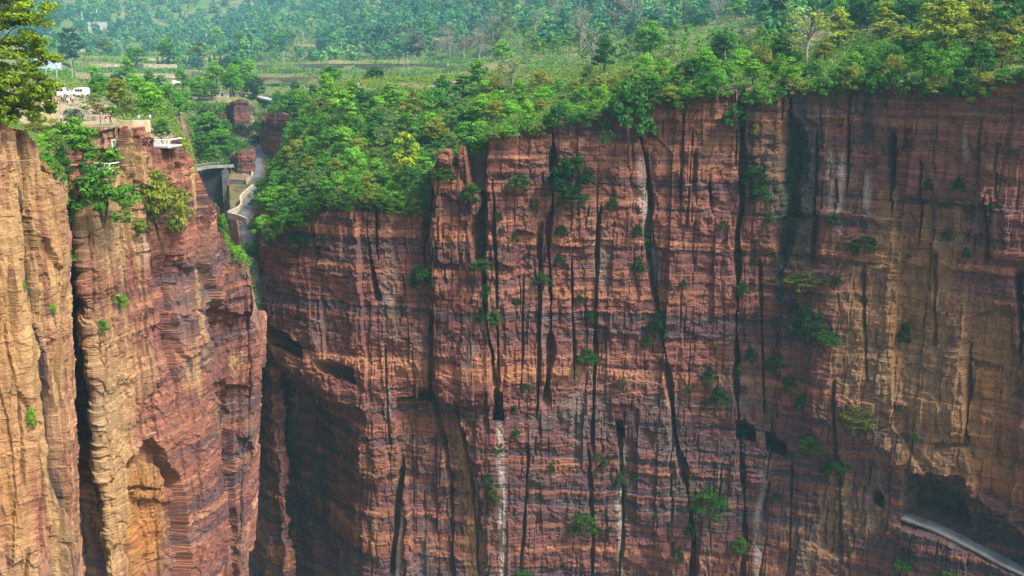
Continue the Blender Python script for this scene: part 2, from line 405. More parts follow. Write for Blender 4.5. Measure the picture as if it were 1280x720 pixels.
MAIN_BULGES = [
    ([(541, 175), (590, 175), (594, 240), (600, 300), (606, 318), (580, 328), (560, 327), (538, 322), (534, 280)], 2.6, 0.6),
    ([(534, 335), (560, 330), (612, 322), (616, 400), (617, 500), (570, 503), (542, 490), (540, 400)], 1.4, 0.4),
    ([(490, 503), (530, 505), (571, 508), (600, 610), (612, 740), (520, 740), (505, 600), (492, 540)], -2.2, 0.3),
    ([(442, 598), (500, 597), (505, 660), (505, 740), (440, 740)], -1.4, 0.2),
    ([(1205, 400), (1260, 380), (1275, 500), (1262, 640), (1225, 620), (1205, 560)], -1.6, 0.5),
    ([(1125, 655), (1180, 668), (1230, 694), (1300, 735), (1300, 800), (1120, 800)], 1.6, 0.8),
    ([(1000, 340), (1120, 330), (1130, 580), (1020, 560)], 0.9, 1.5),
    ([(820, 235), (886, 228), (888, 258), (912, 262), (916, 420), (830, 420)], 0.6, 0.2),
    ([(630, 380), (680, 378), (676, 480), (632, 478)], 0.6, 0.2), ([(1010, 148), (1055, 146), (1054, 158), (1012, 158)], -1.0, 0.2),
    ([(610, 160), (680, 160), (676, 300), (640, 330), (612, 320)], 1.2, 0.3), ([(1170, 108), (1290, 90), (1290, 330), (1235, 320), (1225, 200)], 1.2, 0.6)]
MAIN_ZONES = [
    ('rust', (1235, 500), (4, 12), 0.8), ('rust', (1250, 600), (7, 5), 0.7), ('rust', (1140, 380), (4, 12), 0.35), ('rust', (460, 590), (6, 3), 0.4), ('rust', (570, 280), (5, 2), 0.5), ('rust', (575, 225), (5, 1.5), 0.5), ('rust', (870, 165), (9, 6), 0.3), ('rust', (705, 585), (2, 2), 0.6), ('rust', (1200, 180), (4, 10), 0.25),
    ('ochre', (1160, 330), (26, 24), 0.38), ('ochre', (1080, 420), (22, 30), 0.2), ('ochre', (1230, 520), (14, 20), 0.45), ('ochre', (1090, 460), (16, 22), 0.3), ('ochre', (1240, 470), (4, 12), 0.5),
    ('ochre', (1000, 680), (22, 16), 0.32), ('ochre', (470, 660), (9, 15), 0.42), ('ochre', (510, 560), (9, 10), 0.36), ('ochre', (560, 640), (7, 22), 0.42),
    ('ochre', (1080, 640), (14, 14), 0.25), ('ochre', (880, 160), (14, 12), 0.12), ('ochre', (590, 340), (8, 4), 0.3), ('ochre', (1185, 585), (6, 3), 0.5),
    ('bed', (700, 640), (60, 26), -0.22), ('bed', (1050, 620), (50, 30), -0.2), ('bed', (760, 200), (60, 18), 0.12), ('bed', (480, 330), (26, 20), 0.08), ('bed', (1240, 250), (18, 24), 0.05), ('bed', (600, 450), (40, 8), 0.15), ('dark', (370, 600), (16, 30), 0.42), ('dark', (985, 220), (7, 22), 0.30), ('dark', (1070, 170), (14, 12), 0.24), ('dark', (1240, 660), (14, 8), 0.35),  # wide gorge-side dark blob paints that face's shade into the rock
    ('dark', (700, 230), (10, 12), 0.16), ('dark', (1180, 180), (14, 14), 0.14), ('dark', (720, 620), (20, 10), 0.12), ('dark', (960, 380), (10, 25), 0.18),
    ('dark', (1100, 560), (30, 22), 0.10), ('dark', (345, 370), (6, 18), 0.16), ('dark', (990, 370), (4, 6), 0.3),  # broad low-right dark blob paints the dim corner of the view
    ('moss', (700, 220), (5, 8), 0.5), ('moss', (985, 240), (4, 16), 0.6), ('moss', (950, 200), (5, 10), 0.4), ('moss', (880, 620), (7, 5), 0.6), ('moss', (730, 650), (5, 5), 0.5),
    ('moss', (1010, 410), (6, 4), 0.5), ('moss', (1060, 520), (8, 3), 0.5), ('moss', (610, 370), (2, 8), 0.5), ('moss', (780, 600), (2, 12), 0.4),
    ('moss', (380, 290), (9, 5), 0.4), ('moss', (500, 265), (12, 4), 0.4), ('moss', (850, 118), (20, 3), 0.5), ('moss', (1080, 108), (25, 4), 0.5)]
MAIN_STREAKS = [
    ('pale', [(626, 528), (628, 620), (627, 725)], 0.8, 0.6), ('pale', [(778, 560), (774, 640), (777, 725)], 0.7, 0.5), ('pale', [(958, 580), (948, 640), (946, 725)], 0.9, 0.4),
    ('pale', [(800, 200), (808, 280), (818, 345)], 1.1, 0.5), ('pale', [(1037, 190), (1040, 260)], 0.7, 0.4), ('pale', [(1052, 195), (1050, 290)], 0.6, 0.5),
    ('pale', [(1082, 220), (1084, 270)], 1.0, 0.45), ('pale', [(1206, 160), (1208, 200)], 0.7, 0.5), ('pale', [(484, 490), (486, 540)], 0.5, 0.5),
    ('pale', [(500, 640), (497, 725)], 0.6, 0.6), ('ochre', [(486, 262), (488, 360), (490, 445)], 1.2, 0.5), ('ochre', [(815, 330), (826, 420), (840, 520)], 0.8, 0.45),
    ('ochre', [(1110, 240), (1106, 330)], 2.5, 0.4), ('ochre', [(1165, 300), (1175, 420)], 3, 0.35), ('ochre', [(574, 520), (588, 620), (598, 725)], 2.4, 0.5),
    ('dark', [(1018, 170), (1012, 260), (1005, 330)], 1.5, 0.5), ('dark', [(1085, 110), (1083, 180)], 2.0, 0.4), ('dark', [(1150, 400), (1148, 470)], 2.0, 0.35),
    ('dark', [(1195, 370), (1193, 440)], 1.2, 0.45), ('dark', [(1000, 110), (996, 200), (984, 330)], 2.6, 0.45), ('dark', [(970, 340), (985, 390)], 1.6, 0.5), ('dark', [(940, 110), (940, 250)], 1.4, 0.35)]

def main_fn(w, S, Z):
    d, at = rock_disp(w, S, Z, 5, 1.0, MAIN_CRACKS, MAIN_NICHES, MAIN_BULGES, MAIN_ZONES, 0.85, MAIN_STREAKS, 0.85)
    # under the road ledge the gorge side draws back from the corner
    sc = w.sz(446, 560)[0]
    led = [w.sz(*p) for p in [(348, 442), (380, 458), (405, 478), (438, 494), (447, 508)]]
    zl = np.interp(S, [q[0] for q in led], [q[1] for q in led])
    back = np.clip(sc - S, 0, 40)
    low = 1 - sstep(-13.0, 0.5, Z - zl + 0.8 * vn(S / 2, Z / 2, 77))
    sa, sb = w.sz(338, 300)[0], w.sz(332, 300)[0]
    at['dy'] = low * np.minimum(back * 1.0, 15.0) * sstep(sb - 14, sa, S)
    d = d + 1.0 * low * back / 25 * fbm((S + Z) / 9, (Z - S) / 16, 78, 3) * 2
    at['dark'] = np.clip(at['dark'] + 0.16 * low * sstep(0, 5, back), 0, 1)  # shade below the ledge is painted into the rock tone too
    # rubble fan beneath the open road
    return d, at
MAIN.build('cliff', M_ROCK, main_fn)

# ---- the tan buttress nearest the viewer
NEAR = Wall([(-150, 300, 104), (-60, 300, 108), (0, 300, 111), (40, 300, 115), (70, 300, 119), (79, 300, 123), (80, 300, 132), (76, 300, 160), (66, 300, 192)],
            0.11, -80.0,
            [(-140, 150), (-20, 152), (6, 156), (14, 160), (26, 163), (34, 172), (44, 186), (54, 204), (64, 226), (72, 246), (78, 272), (83, 300)], 0.13, 1.5)
NEAR_CRACKS = [([(14, 165), (18, 260), (30, 330), (45, 420), (52, 500)], 0.5, 1.8), ([(24, 280), (36, 360), (42, 430), (58, 520), (70, 600), (80, 725)], 0.7, 2.2),
               ([(46, 400), (55, 470), (66, 560), (74, 640)], 0.9, 1.5), ([(18, 500), (22, 600)], 0.2, 0.7), ([(38, 560), (42, 690)], 0.2, 0.7), ([(2, 330), (8, 420)], 0.3, 0.9),
               ([(60, 250), (64, 330)], 0.2, 0.6), ([(28, 690), (27, 725)], 0.4, 0.8)]
NEAR_BULGES = [([(44, 215), (70, 240), (82, 320), (64, 336), (54, 322), (42, 300)], 0.9, 0.1), ([(-60, 160), (16, 160), (22, 300), (44, 480), (58, 740), (-60, 740)], 0.8, 0.3),
               ([(20, 265), (36, 270), (40, 320), (26, 330)], -1.0, 0.15)]
NEAR_ZONES = [('rust', (10, 520), (3, 20), 0.35), ('rust', (60, 290), (3, 6), 0.3), ('ochre', (30, 300), (40, 60), 0.48), ('ochre', (20, 600), (14, 30), 0.25), ('ochre', (62, 240), (4, 6), 0.2)]
NEAR_STREAKS = [('dark', [(44, 420), (58, 520), (72, 640)], 1.2, 0.55), ('dark', [(14, 170), (22, 280)], 0.7, 0.35), ('dark', [(28, 300), (38, 370)], 1.0, 0.3)]
def near_fn(w, S, Z):
    d, at = rock_disp(w, S, Z, 41, 0.35, NEAR_CRACKS, [], NEAR_BULGES, NEAR_ZONES, 0.28, NEAR_STREAKS, 0.14)
    d = d + 0.6 * fbm(S / 2.2, Z / 14, 43, 4) + 0.22 * fbm(S / 0.7, Z / 2.5, 44, 3) + 0.5 * blocks(S, Z, 1.3, 7, 45, 0.5) + 0.9 * blocks(S, Z, 3.0, 16, 46, 0.4)
    s1 = w.sz(78, 300)[0]
    at['dx'] = -sstep(s1 - 9, s1 - 1, S) * np.clip(-18 - Z, 0, 60) * 0.05
    return d, at
NEAR.build('foreground_cliff', M_ROCK_N, near_fn)

# ---- the left bank under the visitors' terrace
BANK = Wall([(66, 300, 188.5), (88, 300, 188), (97, 300, 184), (98, 300, 166), (101, 300, 158.5), (113, 300, 160), (150, 300, 168), (185, 300, 173), (202, 300, 177), (228, 300, 182), (244, 300, 187),
             (256, 300, 197), (275, 300, 201), (300, 380, 205), (312, 400, 206), (327, 440, 210), (331, 440, 216), (328, 440, 236), (318, 440, 262)],
            0.15, -125.0,
            [(68, 166), (88, 166), (96, 190), (101, 214), (120, 212), (148, 206), (150, 168), (152, 157), (160, 159), (171, 157), (173, 171), (184, 172), (185, 184), (206, 184), (214, 188), (217, 172), (224, 170), (229, 186),
             (236, 196), (239, 220), (241, 246), (246, 254), (258, 261), (263, 282), (267, 303), (280, 320), (298, 334), (306, 346), (308, 372), (311, 392), (318, 402), (328, 425)], 0.17, 1.2)
BANK_CRACKS = [([(183, 186), (182, 240), (184, 300)], 0.5, 2.2), ([(211, 190), (208, 240)], 0.5, 2.5), ([(160, 165), (163, 215), (162, 260)], 0.5, 2), ([(120, 215), (124, 300), (126, 420)], 0.3, 1.2),
               ([(150, 235), (152, 330), (156, 430)], 0.45, 1.8), ([(238, 230), (240, 330), (240, 420)], 0.4, 1.6), ([(211, 330), (214, 420), (216, 520)], 0.6, 2.2), ([(258, 430), (262, 560), (264, 690)], 0.5, 2.5),
               ([(285, 500), (288, 600), (290, 725)], 0.9, 3), ([(112, 500), (122, 600), (128, 725)], 0.6, 2.5), ([(240, 560), (244, 725)], 0.4, 2), ([(190, 260), (193, 340)], 0.6, 1.6), ([(300, 560), (298, 725)], 0.4, 2)]
BANK_BULGES = [([(153, 578), (170, 562), (187, 546), (200, 562), (208, 585), (222, 600), (226, 650), (232, 740), (164, 740), (156, 640)], -3.2, 0.2),
               ([(158, 588), (200, 580), (212, 602), (206, 612), (160, 606)], 1.4, 0.2), ([(176, 616), (222, 612), (224, 625), (180, 628)], 0.9, 0.15),
               ([(241, 245), (262, 260), (272, 315), (312, 345), (313, 388), (280, 390), (254, 386), (244, 330)], 2.4, 0.3),
               ([(205, 388), (248, 392), (250, 425), (228, 450), (210, 420)], 1.2, 0.4), ([(258, 425), (335, 425), (334, 472), (318, 484), (262, 478)], 1.3, 0.3),
               ([(288, 480), (335, 480), (330, 740), (292, 740)], -1.8, 0.4), ([(186, 260), (214, 255), (214, 470), (188, 380)], -1.2, 0.3), ([(214, 200), (240, 200), (242, 330), (218, 330)], 1.0, 0.3),
               ([(152, 160), (172, 160), (176, 290), (156, 300)], 0.8, 0.2)]
BANK_ZONES = [('bed', (270, 380), (16, 24), -0.3), ('bed', (225, 330), (6, 20), -0.22), ('bed', (300, 560), (12, 25), -0.15), ('ochre', (120, 330), (9, 30), 0.3), ('ochre', (165, 460), (12, 20), 0.27), ('ochre', (150, 240), (9, 10), 0.4), ('ochre', (150, 680), (10, 14), 0.35), ('rust', (192, 660), (5.0, 9), 1.3), ('rust', (178, 600), (3, 3), 0.7), ('rust', (112, 640), (2, 8), 0.6), ('ochre', (190, 650), (6.5, 12), 0.85), ('ochre', (135, 620), (6, 16), 0.35), ('ochre', (280, 560), (8, 16), 0.32), ('ochre', (240, 470), (5, 10), 0.35), ('ochre', (145, 260), (6, 8), 0.35),
              ('ochre', (300, 450), (6, 3), 0.5), ('ochre', (130, 480), (9, 14), 0.16), ('ochre', (235, 220), (3, 7), 0.4), ('dark', (320, 600), (3, 22), 0.25), ('ochre', (165, 200), (4, 5), 0.25),
              ('dark', (200, 320), (3, 10), 0.18), ('moss', (200, 250), (4, 3), 0.4), ('moss', (250, 258), (3, 1.5), 0.6), ('moss', (290, 328), (4, 1.5), 0.6), ('moss', (148, 380), (2, 2), 0.7), ('moss', (120, 405), (1.5, 2), 0.7), ('moss', (225, 180), (3, 2), 0.5)]
BANK_STREAKS = [('ochre', [(244, 330), (240, 400), (248, 440)], 1.4, 0.6), ('ochre', [(112, 560), (122, 640), (128, 725)], 1.1, 0.8), ('dark', [(96, 330), (104, 440), (112, 560)], 1.6, 0.4),
                ('pale', [(178, 225), (180, 330)], 1.0, 0.25), ('ochre', [(234, 200), (236, 320)], 1.0, 0.4)]
def bank_fn(w, S, Z):
    d, at = rock_disp(w, S, Z, 23, 0.7, BANK_CRACKS, [], BANK_BULGES, BANK_ZONES, 0.72, BANK_STREAKS, 0.3)
    # the right-hand end leans back under its ledges
    s0, s1 = w.sz(236, 400)[0], w.sz(318, 440)[0]; zt = w.sz(318, 440)[1]
    at['dx'] = -sstep(s0, s1 + 4, S) * np.clip(zt - Z, 0, 80) * 0.105
    return d, at
BANK.build('gorge_cliff', M_ROCK_L, bank_fn, (0.4, 0.9))
# ------------------------------------------------------------------ the ground: plateau, gorge and hills
# height table: for a column of the view, (distance, row on which that ground appears)
TAB = {
    -170: [(100, 150), (190, 151), (260, 124), (300, 106), (450, 86), (600, 74), (800, 46), (1000, 12), (1300, -50), (1700, -120)],
    0:  [(111, 158), (150, 160), (190, 151), (260, 126), (290, 112), (300, 106), (450, 88), (600, 76), (800, 46), (1000, 14), (1300, -45), (1700, -110)],
    60: [(118, 222), (150, 190), (176, 172), (184, 157), (200, 152), (262, 124), (284, 116), (290, 106), (450, 90), (600, 77), (800, 48), (1000, 18), (1300, -40), (1700, -100)],
    84: [(156, 215), (174, 208), (177, 204), (179, 157), (200, 152), (262, 126), (284, 118), (296, 110), (450, 92), (600, 78), (800, 50), (1000, 20), (1300, -40), (1700, -100)],
    148: [(171, 206), (173, 206), (174, 204), (175.5, 157), (200, 152), (230, 141), (280, 126), (330, 119), (430, 111), (600, 82), (800, 52), (1000, 22), (1300, -38), (1700, -95)],
    153: [(171, 157), (178, 157), (184, 157), (187, 157), (200, 152), (230, 141), (280, 126), (330, 119), (430, 111), (600, 82), (800, 52), (1000, 22), (1300, -38), (1700, -95)],
    182: [(172, 157), (178, 157), (184, 157), (187, 157), (200, 152), (230, 142), (280, 128), (330, 121), (430, 113), (600, 84), (800, 54), (1000, 22), (1300, -38), (1700, -95)],
    187: [(174, 184), (180, 183.5), (187, 182), (191, 165), (205, 152), (230, 143), (280, 130), (330, 124), (430, 115), (600, 85), (800, 54), (1000, 22), (1300, -38), (1700, -95)],
    213: [(178, 184), (188, 182), (193, 168), (205, 156), (230, 150), (280, 140), (330, 134), (420, 124), (450, 116), (600, 87), (800, 55), (1000, 22), (1300, -36), (1700, -92)],
    232: [(186, 190), (194, 192), (202, 184), (216, 190), (250, 200), (300, 196), (340, 175), (400, 150), (440, 128), (460, 116), (600, 88), (800, 55), (1000, 22), (1300, -36), (1700, -92)],
    242: [(190, 245), (204, 240), (230, 270), (260, 320), (330, 340), (382, 300), (384, 208), (392, 200), (425, 165), (438, 142), (448, 122), (470, 113), (600, 88), (800, 55), (1000, 22), (1300, -36), (1700, -90)],
    256: [(197, 262), (214, 262), (235, 330), (330, 370), (383, 320), (385, 208), (392, 200), (425, 170), (438, 140), (448, 122), (470, 113), (600, 88), (800, 55), (1000, 22), (1300, -36), (1700, -90)],
    276: [(201, 312), (220, 308), (236, 640), (330, 500), (383, 320), (385, 210), (392, 202), (425, 172), (438, 140), (448, 122), (470, 113), (600, 88), (800, 55), (1000, 22), (1300, -36), (1700, -90)],
    281: [(202, 320), (222, 314), (238, 640), (322, 500), (336, 300), (350, 262), (378, 236), (386, 214), (410, 190), (430, 170), (440, 136), (448, 122), (470, 113), (600, 88), (800, 54), (1000, 21), (1300, -36), (1700, -90)],
    300: [(205, 334), (226, 330), (240, 640), (308, 520), (328, 330), (338, 277), (348, 266), (378, 232), (386, 212), (410, 188), (436, 170), (440, 150), (446, 128), (470, 113), (600, 87), (800, 53), (1000, 20), (1300, -36), (1700, -90)],
    318: [(207, 415), (226, 500), (240, 600), (265, 600), (269, 412), (300, 330), (338, 290), (350, 262), (378, 232), (390, 214), (415, 186), (436, 172), (446, 140), (470, 114), (600, 86), (800, 52), (1000, 18), (1300, -38), (1700, -95)],
    331: [(216, 600), (263, 600), (268, 420), (276, 400), (280, 300), (300, 262), (338, 238), (352, 236), (378, 226), (394, 205), (418, 180), (436, 165), (446, 140), (470, 114), (600, 86), (800, 52), (1000, 18), (1300, -38), (1700, -95)],
    345: [(258, 294), (290, 246), (330, 214), (365, 205), (392, 218), (404, 214), (412, 150), (440, 130), (460, 117), (600, 85), (800, 51), (1000, 16), (1300, -40), (1700, -98)],
    372: [(250, 282), (280, 236), (320, 190), (360, 160), (400, 135), (440, 117), (470, 112), (600, 84), (800, 50), (1000, 12), (1300, -45), (1700, -105)],
    420: [(247, 250), (270, 220), (300, 170), (335, 132), (350, 116), (380, 106), (460, 108), (600, 82), (800, 48), (1000, 5), (1300, -60), (1700, -120)],
    500: [(244, 256), (262, 232), (290, 180), (318, 145), (340, 118), (360, 107), (430, 98), (600, 80), (800, 42), (1000, -4), (1300, -75), (1700, -140)],
    560: [(243, 212), (258, 216), (290, 170), (318, 140), (340, 118), (360, 108), (430, 96), (600, 78), (800, 36), (1000, -15), (1300, -85), (1700, -150)],
    640: [(241, 160), (265, 150), (300, 128), (340, 112), (380, 98), (460, 86), (600, 62), (800, 14), (1000, -35), (1300, -100), (1700, -170)],
    760: [(240, 145), (262, 128), (300, 106), (340, 92), (400, 82), (500, 62), (600, 42), (800, -5), (1000, -55), (1300, -120), (1700, -190)],
    900: [(236, 109), (262, 98), (300, 88), (340, 80), (400, 62), (500, 38), (600, 18), (800, -25), (1000, -70), (1300, -140), (1700, -210)],
    1060: [(228, 104), (250, 88), (290, 64), (340, 46), (400, 24), (500, -4), (600, -30), (800, -75), (1000, -120), (1300, -180), (1700, -240)],
    1200: [(214, 104), (236, 78), (270, 44), (310, 20), (370, -10), (460, -45), (600, -90), (800, -130), (1000, -170), (1300, -230), (1700, -290)],
    1480: [(194, 84), (216, 60), (250, 24), (300, -10), (370, -50), (460, -90), (600, -130), (800, -170), (1000, -210), (1300, -270), (1700, -330)],
}
FAR = 2.2
def far(d): return np.where(np.asarray(d) > 450, 450 + (np.asarray(d, float) - 450) * FAR, d)
KD = np.unique(np.r_[np.arange(100, 480, 1.0), np.arange(480, 3240, 12.0)])
KC = np.array(sorted(TAB)); KA = ang(KC)
KZ = np.array([np.interp(KD, [float(far(d)) for d, _ in TAB[c]], [float(Zat(y, float(far(d)))) for d, y in TAB[c]]) for c in KC])

def H_table(A, D):
    ci = np.clip(np.searchsorted(KA, A) - 1, 0, len(KA) - 2)
    f = np.clip((A - KA[ci]) / (KA[ci + 1] - KA[ci]), 0, 1)
    di = np.clip(np.searchsorted(KD, D) - 1, 0, len(KD) - 2)
    g = np.clip((D - KD[di]) / (KD[di + 1] - KD[di]), 0, 1)
    a = KZ[ci, di] * (1 - g) + KZ[ci, di + 1] * g; b = KZ[ci + 1, di] * (1 - g) + KZ[ci + 1, di + 1] * g
    return a * (1 - f) + b * f

# roads as centre lines of points seen at (px, row, distance), with a half width
ROADS = {
    'gorge': ([(330, 417, 267), (321, 406, 269), (319, 386, 273), (317, 362, 280), (313, 338, 290), (310, 310, 306), (308, 287, 322), (305, 271, 334), (309, 262, 345), (315, 250, 356),
               (321, 238, 367), (323, 224, 381), (323, 206, 397), (326, 192, 410), (320, 178, 424), (304, 172, 434), (296, 170, 437)], 2.6),
}
def dense(pts, n=14):
    q = np.array([P(*p) for p in pts]); t = np.arange(len(q)); tt = np.linspace(0, len(q) - 1, (len(q) - 1) * n + 1)
    r = np.stack([np.interp(tt, t, q[:, k]) for k in range(3)], 1)
    for _ in range(n):
        r[1:-1] = 0.25 * r[:-2] + 0.5 * r[1:-1] + 0.25 * r[2:]
    return r
ROADL = {k: dense(v[0]) for k, v in ROADS.items()}

def terrace(z, x, y, step, sharp, seed):
    q = z / step + 0.35 * vn(x / 90, y / 90, seed); f = q - np.floor(q)
    return z + step * (sstep(1 - sharp, 1, f) - f)

def H(A, D):
    A, D = np.broadcast_arrays(np.asarray(A, float), np.asarray(D, float))
    X = A * D
    z = H_table(A, D)
    px = col_of(A)
    # field terraces below the wooded hill
    tf = sstep(400, 470, D) * (1 - sstep(1200, 1600, D)) * (1 - sstep(560, 660, px))
    z = z + tf * (terrace(z + 3.0 * fbm(X / 140, D / 100, 3, 3) + (D - 400) * 0.02, X, D, 6.0, 0.22, 8) - z - (D - 400) * 0.02)
    tr = sstep(270, 320, D) * (1 - sstep(560, 760, D)) * sstep(560, 660, px)
    z = z + 0.6 * tr * (terrace(z + 1.5 * fbm(X / 70, D / 50, 4, 3), X, D, 3.0, 0.3, 9) - z)
    big = sstep(700, 1700, D)
    z = z + big * 48 * fbm(X / 420, D / 480, 21, 4) + sstep(225, 300, D) * 1.6 * fbm(X / 28, D / 28, 23, 3) * sstep(340, 380, px)
    rough = sstep(338, 360, px) + (1 - sstep(200, 232, px)) * sstep(205, 240, D) + sstep(440, 470, D)
    z = z + 0.35 * np.clip(rough, 0, 1) * fbm(X / 4, D / 4, 25, 3)
    # cut and fill under the roads
    for k, L in ROADL.items():
        m = (D > L[:, 1].min() - 8) & (D < L[:, 1].max() + 8) & (X > L[:, 0].min() - 8) & (X < L[:, 0].max() + 8)
        if not m.any(): continue
        xm, dm = X[m], D[m]
        best = np.full(xm.shape, 1e9); zz = np.zeros(xm.shape)
        for p in L:
            r = (xm - p[0]) ** 2 + (dm - p[1]) ** 2; u = r < best
            best[u] = r[u]; zz[u] = p[2]
        w = 1 - sstep(2.4, 4.0, np.sqrt(best))
        z[m] = z[m] * (1 - w) + (zz - 0.25) * w
    return z

def ground_material(name, lush):
    t = NT(name); p = t.pos()
    n1 = t.noise(p, 0.035, 5, 0.6); n2 = t.noise(p, 0.35, 5, 0.65); n3 = t.noise(p, 2.4, 3, 0.7)
    nz = t.n('ShaderNodeSeparateXYZ'); t.l(t.n('ShaderNodeNewGeometry').outputs['Normal'], nz.inputs[0])
    grass = t.ramp(n2, [(0.3, (0.035, 0.070, 0.018)), (0.5, (0.075, 0.130, 0.030)), (0.7, (0.135, 0.160, 0.050))])
    dry = t.ramp(n2, [(0.3, (0.15, 0.115, 0.06)), (0.7, (0.25, 0.19, 0.10))])
    c = t.mix(t.ramp(n1, [(0.46, 0.0), (0.62, 0.8)]), grass, dry)
    c = t.mix(t.attr('earth'), c, t.ramp(n3, [(0.3, (0.24, 0.165, 0.095)), (0.7, (0.38, 0.29, 0.19))]))
    zz = t.n('ShaderNodeSeparateXYZ'); t.l(p, zz.inputs[0])
    st = t.noise(t.scalev(p, (0.05, 0.05, 1.3)), 1.0, 4, 0.65)
    rock = t.ramp(st, [(0.3, (0.10, 0.075, 0.075)), (0.5, (0.22, 0.11, 0.08)), (0.68, (0.33, 0.22, 0.14))])
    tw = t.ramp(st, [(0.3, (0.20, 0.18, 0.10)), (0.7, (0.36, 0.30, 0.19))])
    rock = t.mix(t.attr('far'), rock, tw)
    steep = t.ramp(t.math('ADD', nz.outputs[2], t.math('MULTIPLY', t.math('SUBTRACT', n2, 0.5), 0.5)), [(0.50, 1.0), (0.72, 0.0)])
    steep = t.math('MAXIMUM', steep, t.math('MULTIPLY', t.attr('rocky'), t.ramp(n2, [(0.38, 1.0), (0.62, 0.25)])))
    c = t.mix(steep, c, rock)
    t.bsdf(c, 0.95, t.bump(n3, 0.5, 0.3), 0.1)
    return t.m
M_GROUND = ground_material('grassy_ground', 0.5)

def rim_of(w):
    a = w.xy[:, 0] / w.xy[:, 1]
    # keep the outline nearest the viewer for each direction
    o = np.argsort(w.xy[:, 1]); order = np.argsort(a)
    return a[order], w.xy[order, 1], w.rim[order]
_FR = {}
def front(w, A):
    if id(w) not in _FR:
        g = np.linspace(float(ang(-200)), float(ang(1500)), 3000)
        _FR[id(w)] = (g,) + _front(w, g)
    g, d, z = _FR[id(w)]
    return np.interp(A, g, d), np.interp(A, g, z)
def _front(w, A):
    a = w.xy[:, 0] / w.xy[:, 1]
    D = np.full(A.shape, np.nan); Zr = np.full(A.shape, np.nan)
    for k, x in enumerate(A):
        c = a - x; i = np.where(np.sign(c[:-1]) != np.sign(c[1:]))[0]
        if len(i) == 0: continue
        j = i[np.argmin(w.xy[i, 1])]; f = c[j] / (c[j] - c[j + 1])
        D[k] = w.xy[j, 1] * (1 - f) + w.xy[j + 1, 1] * f; Zr[k] = w.rim[j] * (1 - f) + w.rim[j + 1] * f
    ok = ~np.isnan(D); D = np.interp(A, A[ok], D[ok]); Zr = np.interp(A, A[ok], Zr[ok])
    return D, Zr

SHEETS = []
def sheet(name, px0, px1, dpx, wall, steps, blend=9.0, use_rim=None, dfrom=None):
    A = ang(np.arange(px0, px1 + dpx * 0.5, dpx))
    D0, Zr = front(wall, A)
    if dfrom: D0 = D0 * 0 + dfrom
    off = np.concatenate([np.arange(0, a, s) + b for b, a, s in steps])
    D = D0[None] + 1.2 + off[:, None]
    AA = np.broadcast_to(A[None], D.shape)
    Z = H(AA, D)
    w = (1 - sstep(0, blend, off))[:, None]
    if dfrom: w = w * 0
    if use_rim is not None: w = w * use_rim(col_of(A))[None]
    Z = Z * (1 - w) + (Zr[None] - 0.7) * w
    Z[0] -= 1.0
    px = col_of(AA)
    earth = sstep(183, 187, D) * (1 - sstep(290, 300, D)) * (1 - sstep(145, 215, px + 0.45 * (D - 200)))       # the trodden viewing terrace
    earth = np.maximum(earth, (1 - sstep(8, 14, np.abs(px - 140) + 0 * D)) * 0)
    earth = np.maximum(earth, 0.7 * (D > 172) * (D < 187) * (px > 95) * (px < 216))
    earth = np.maximum(earth, 0.8 * np.exp(-((px - 265) / 26) ** 2 - ((D - 452) / 8) ** 2))
    earth = np.maximum(earth, 0.9 * np.exp(-((px - 470) / 60) ** 2 - ((D - 352) / 7) ** 2))
    earth = np.maximum(earth, 0.8 * np.exp(-((px - 567) / 16) ** 2 - ((D - 392) / 16) ** 2))
    earth = np.maximum(earth, 0.9 * np.exp(-((px - 1225) / 28) ** 2 - ((D - 268) / 9) ** 2))
    earth = np.clip(earth + 0.5 * (earth > 0.05) * (fbm(AA * D / 6, D / 9, 61, 3)), 0, 1)
    fc = grid_faces(*D.shape); bad = ((D < 264) & (px > 278) & (px < 335) & (Z < -60)).ravel(); fc = fc[~bad[fc].any(1)]
    me = mesh_np(name, np.stack([AA * D, D, Z], -1).reshape(-1, 3), fc, [M_GROUND],
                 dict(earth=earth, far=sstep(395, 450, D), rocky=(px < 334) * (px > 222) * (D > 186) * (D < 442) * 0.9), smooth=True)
    return tag(obj(name, me), kind='structure')
sheet('foreground_ground', -160, 77, 2.0, NEAR, [(0, 60, 1.0), (60, 140, 1.5), (200, 350, 4), (550, 2700, 16)])
sheet('terrace_ground', 95, 326.5, 0.9, BANK, [(0, 60, 0.7), (60, 240, 0.9), (300, 260, 1.5), (560, 540, 4), (1100, 2000, 16)], 4.0)
sheet('terrace_ground', 76.4, 96.4, 1.0, BANK, [(0, 60, 0.7), (60, 240, 1.2), (300, 2700, 10)], 4.0, None, 187.5)
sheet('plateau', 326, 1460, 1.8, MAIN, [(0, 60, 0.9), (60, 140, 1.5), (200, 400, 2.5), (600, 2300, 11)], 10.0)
# the gorge bottom: one sheet under everything
g = np.stack(np.meshgrid(np.linspace(-1700, 2100, 111), np.linspace(-60, 3300, 101)), -1)
zf = -152 + 6 * fbm(g[..., 0] / 60, g[..., 1] / 60, 71, 4) - 60 * sstep(300, 600, g[..., 1])
me = mesh_np('gorge_floor', np.concatenate([g, zf[..., None]], -1).reshape(-1, 3), grid_faces(101, 111), [M_GROUND], dict(earth=0 * zf, far=0 * zf, rocky=0 * zf + 1), smooth=True)
tag(obj('gorge_floor', me), kind='structure')

def ground_at(px, D):                       # a point on the terrain in that column
    A = ang(px); z = float(H(np.array([float(A)]), np.array([float(D)]))[0])
    return np.array([float(A) * D, D, z])

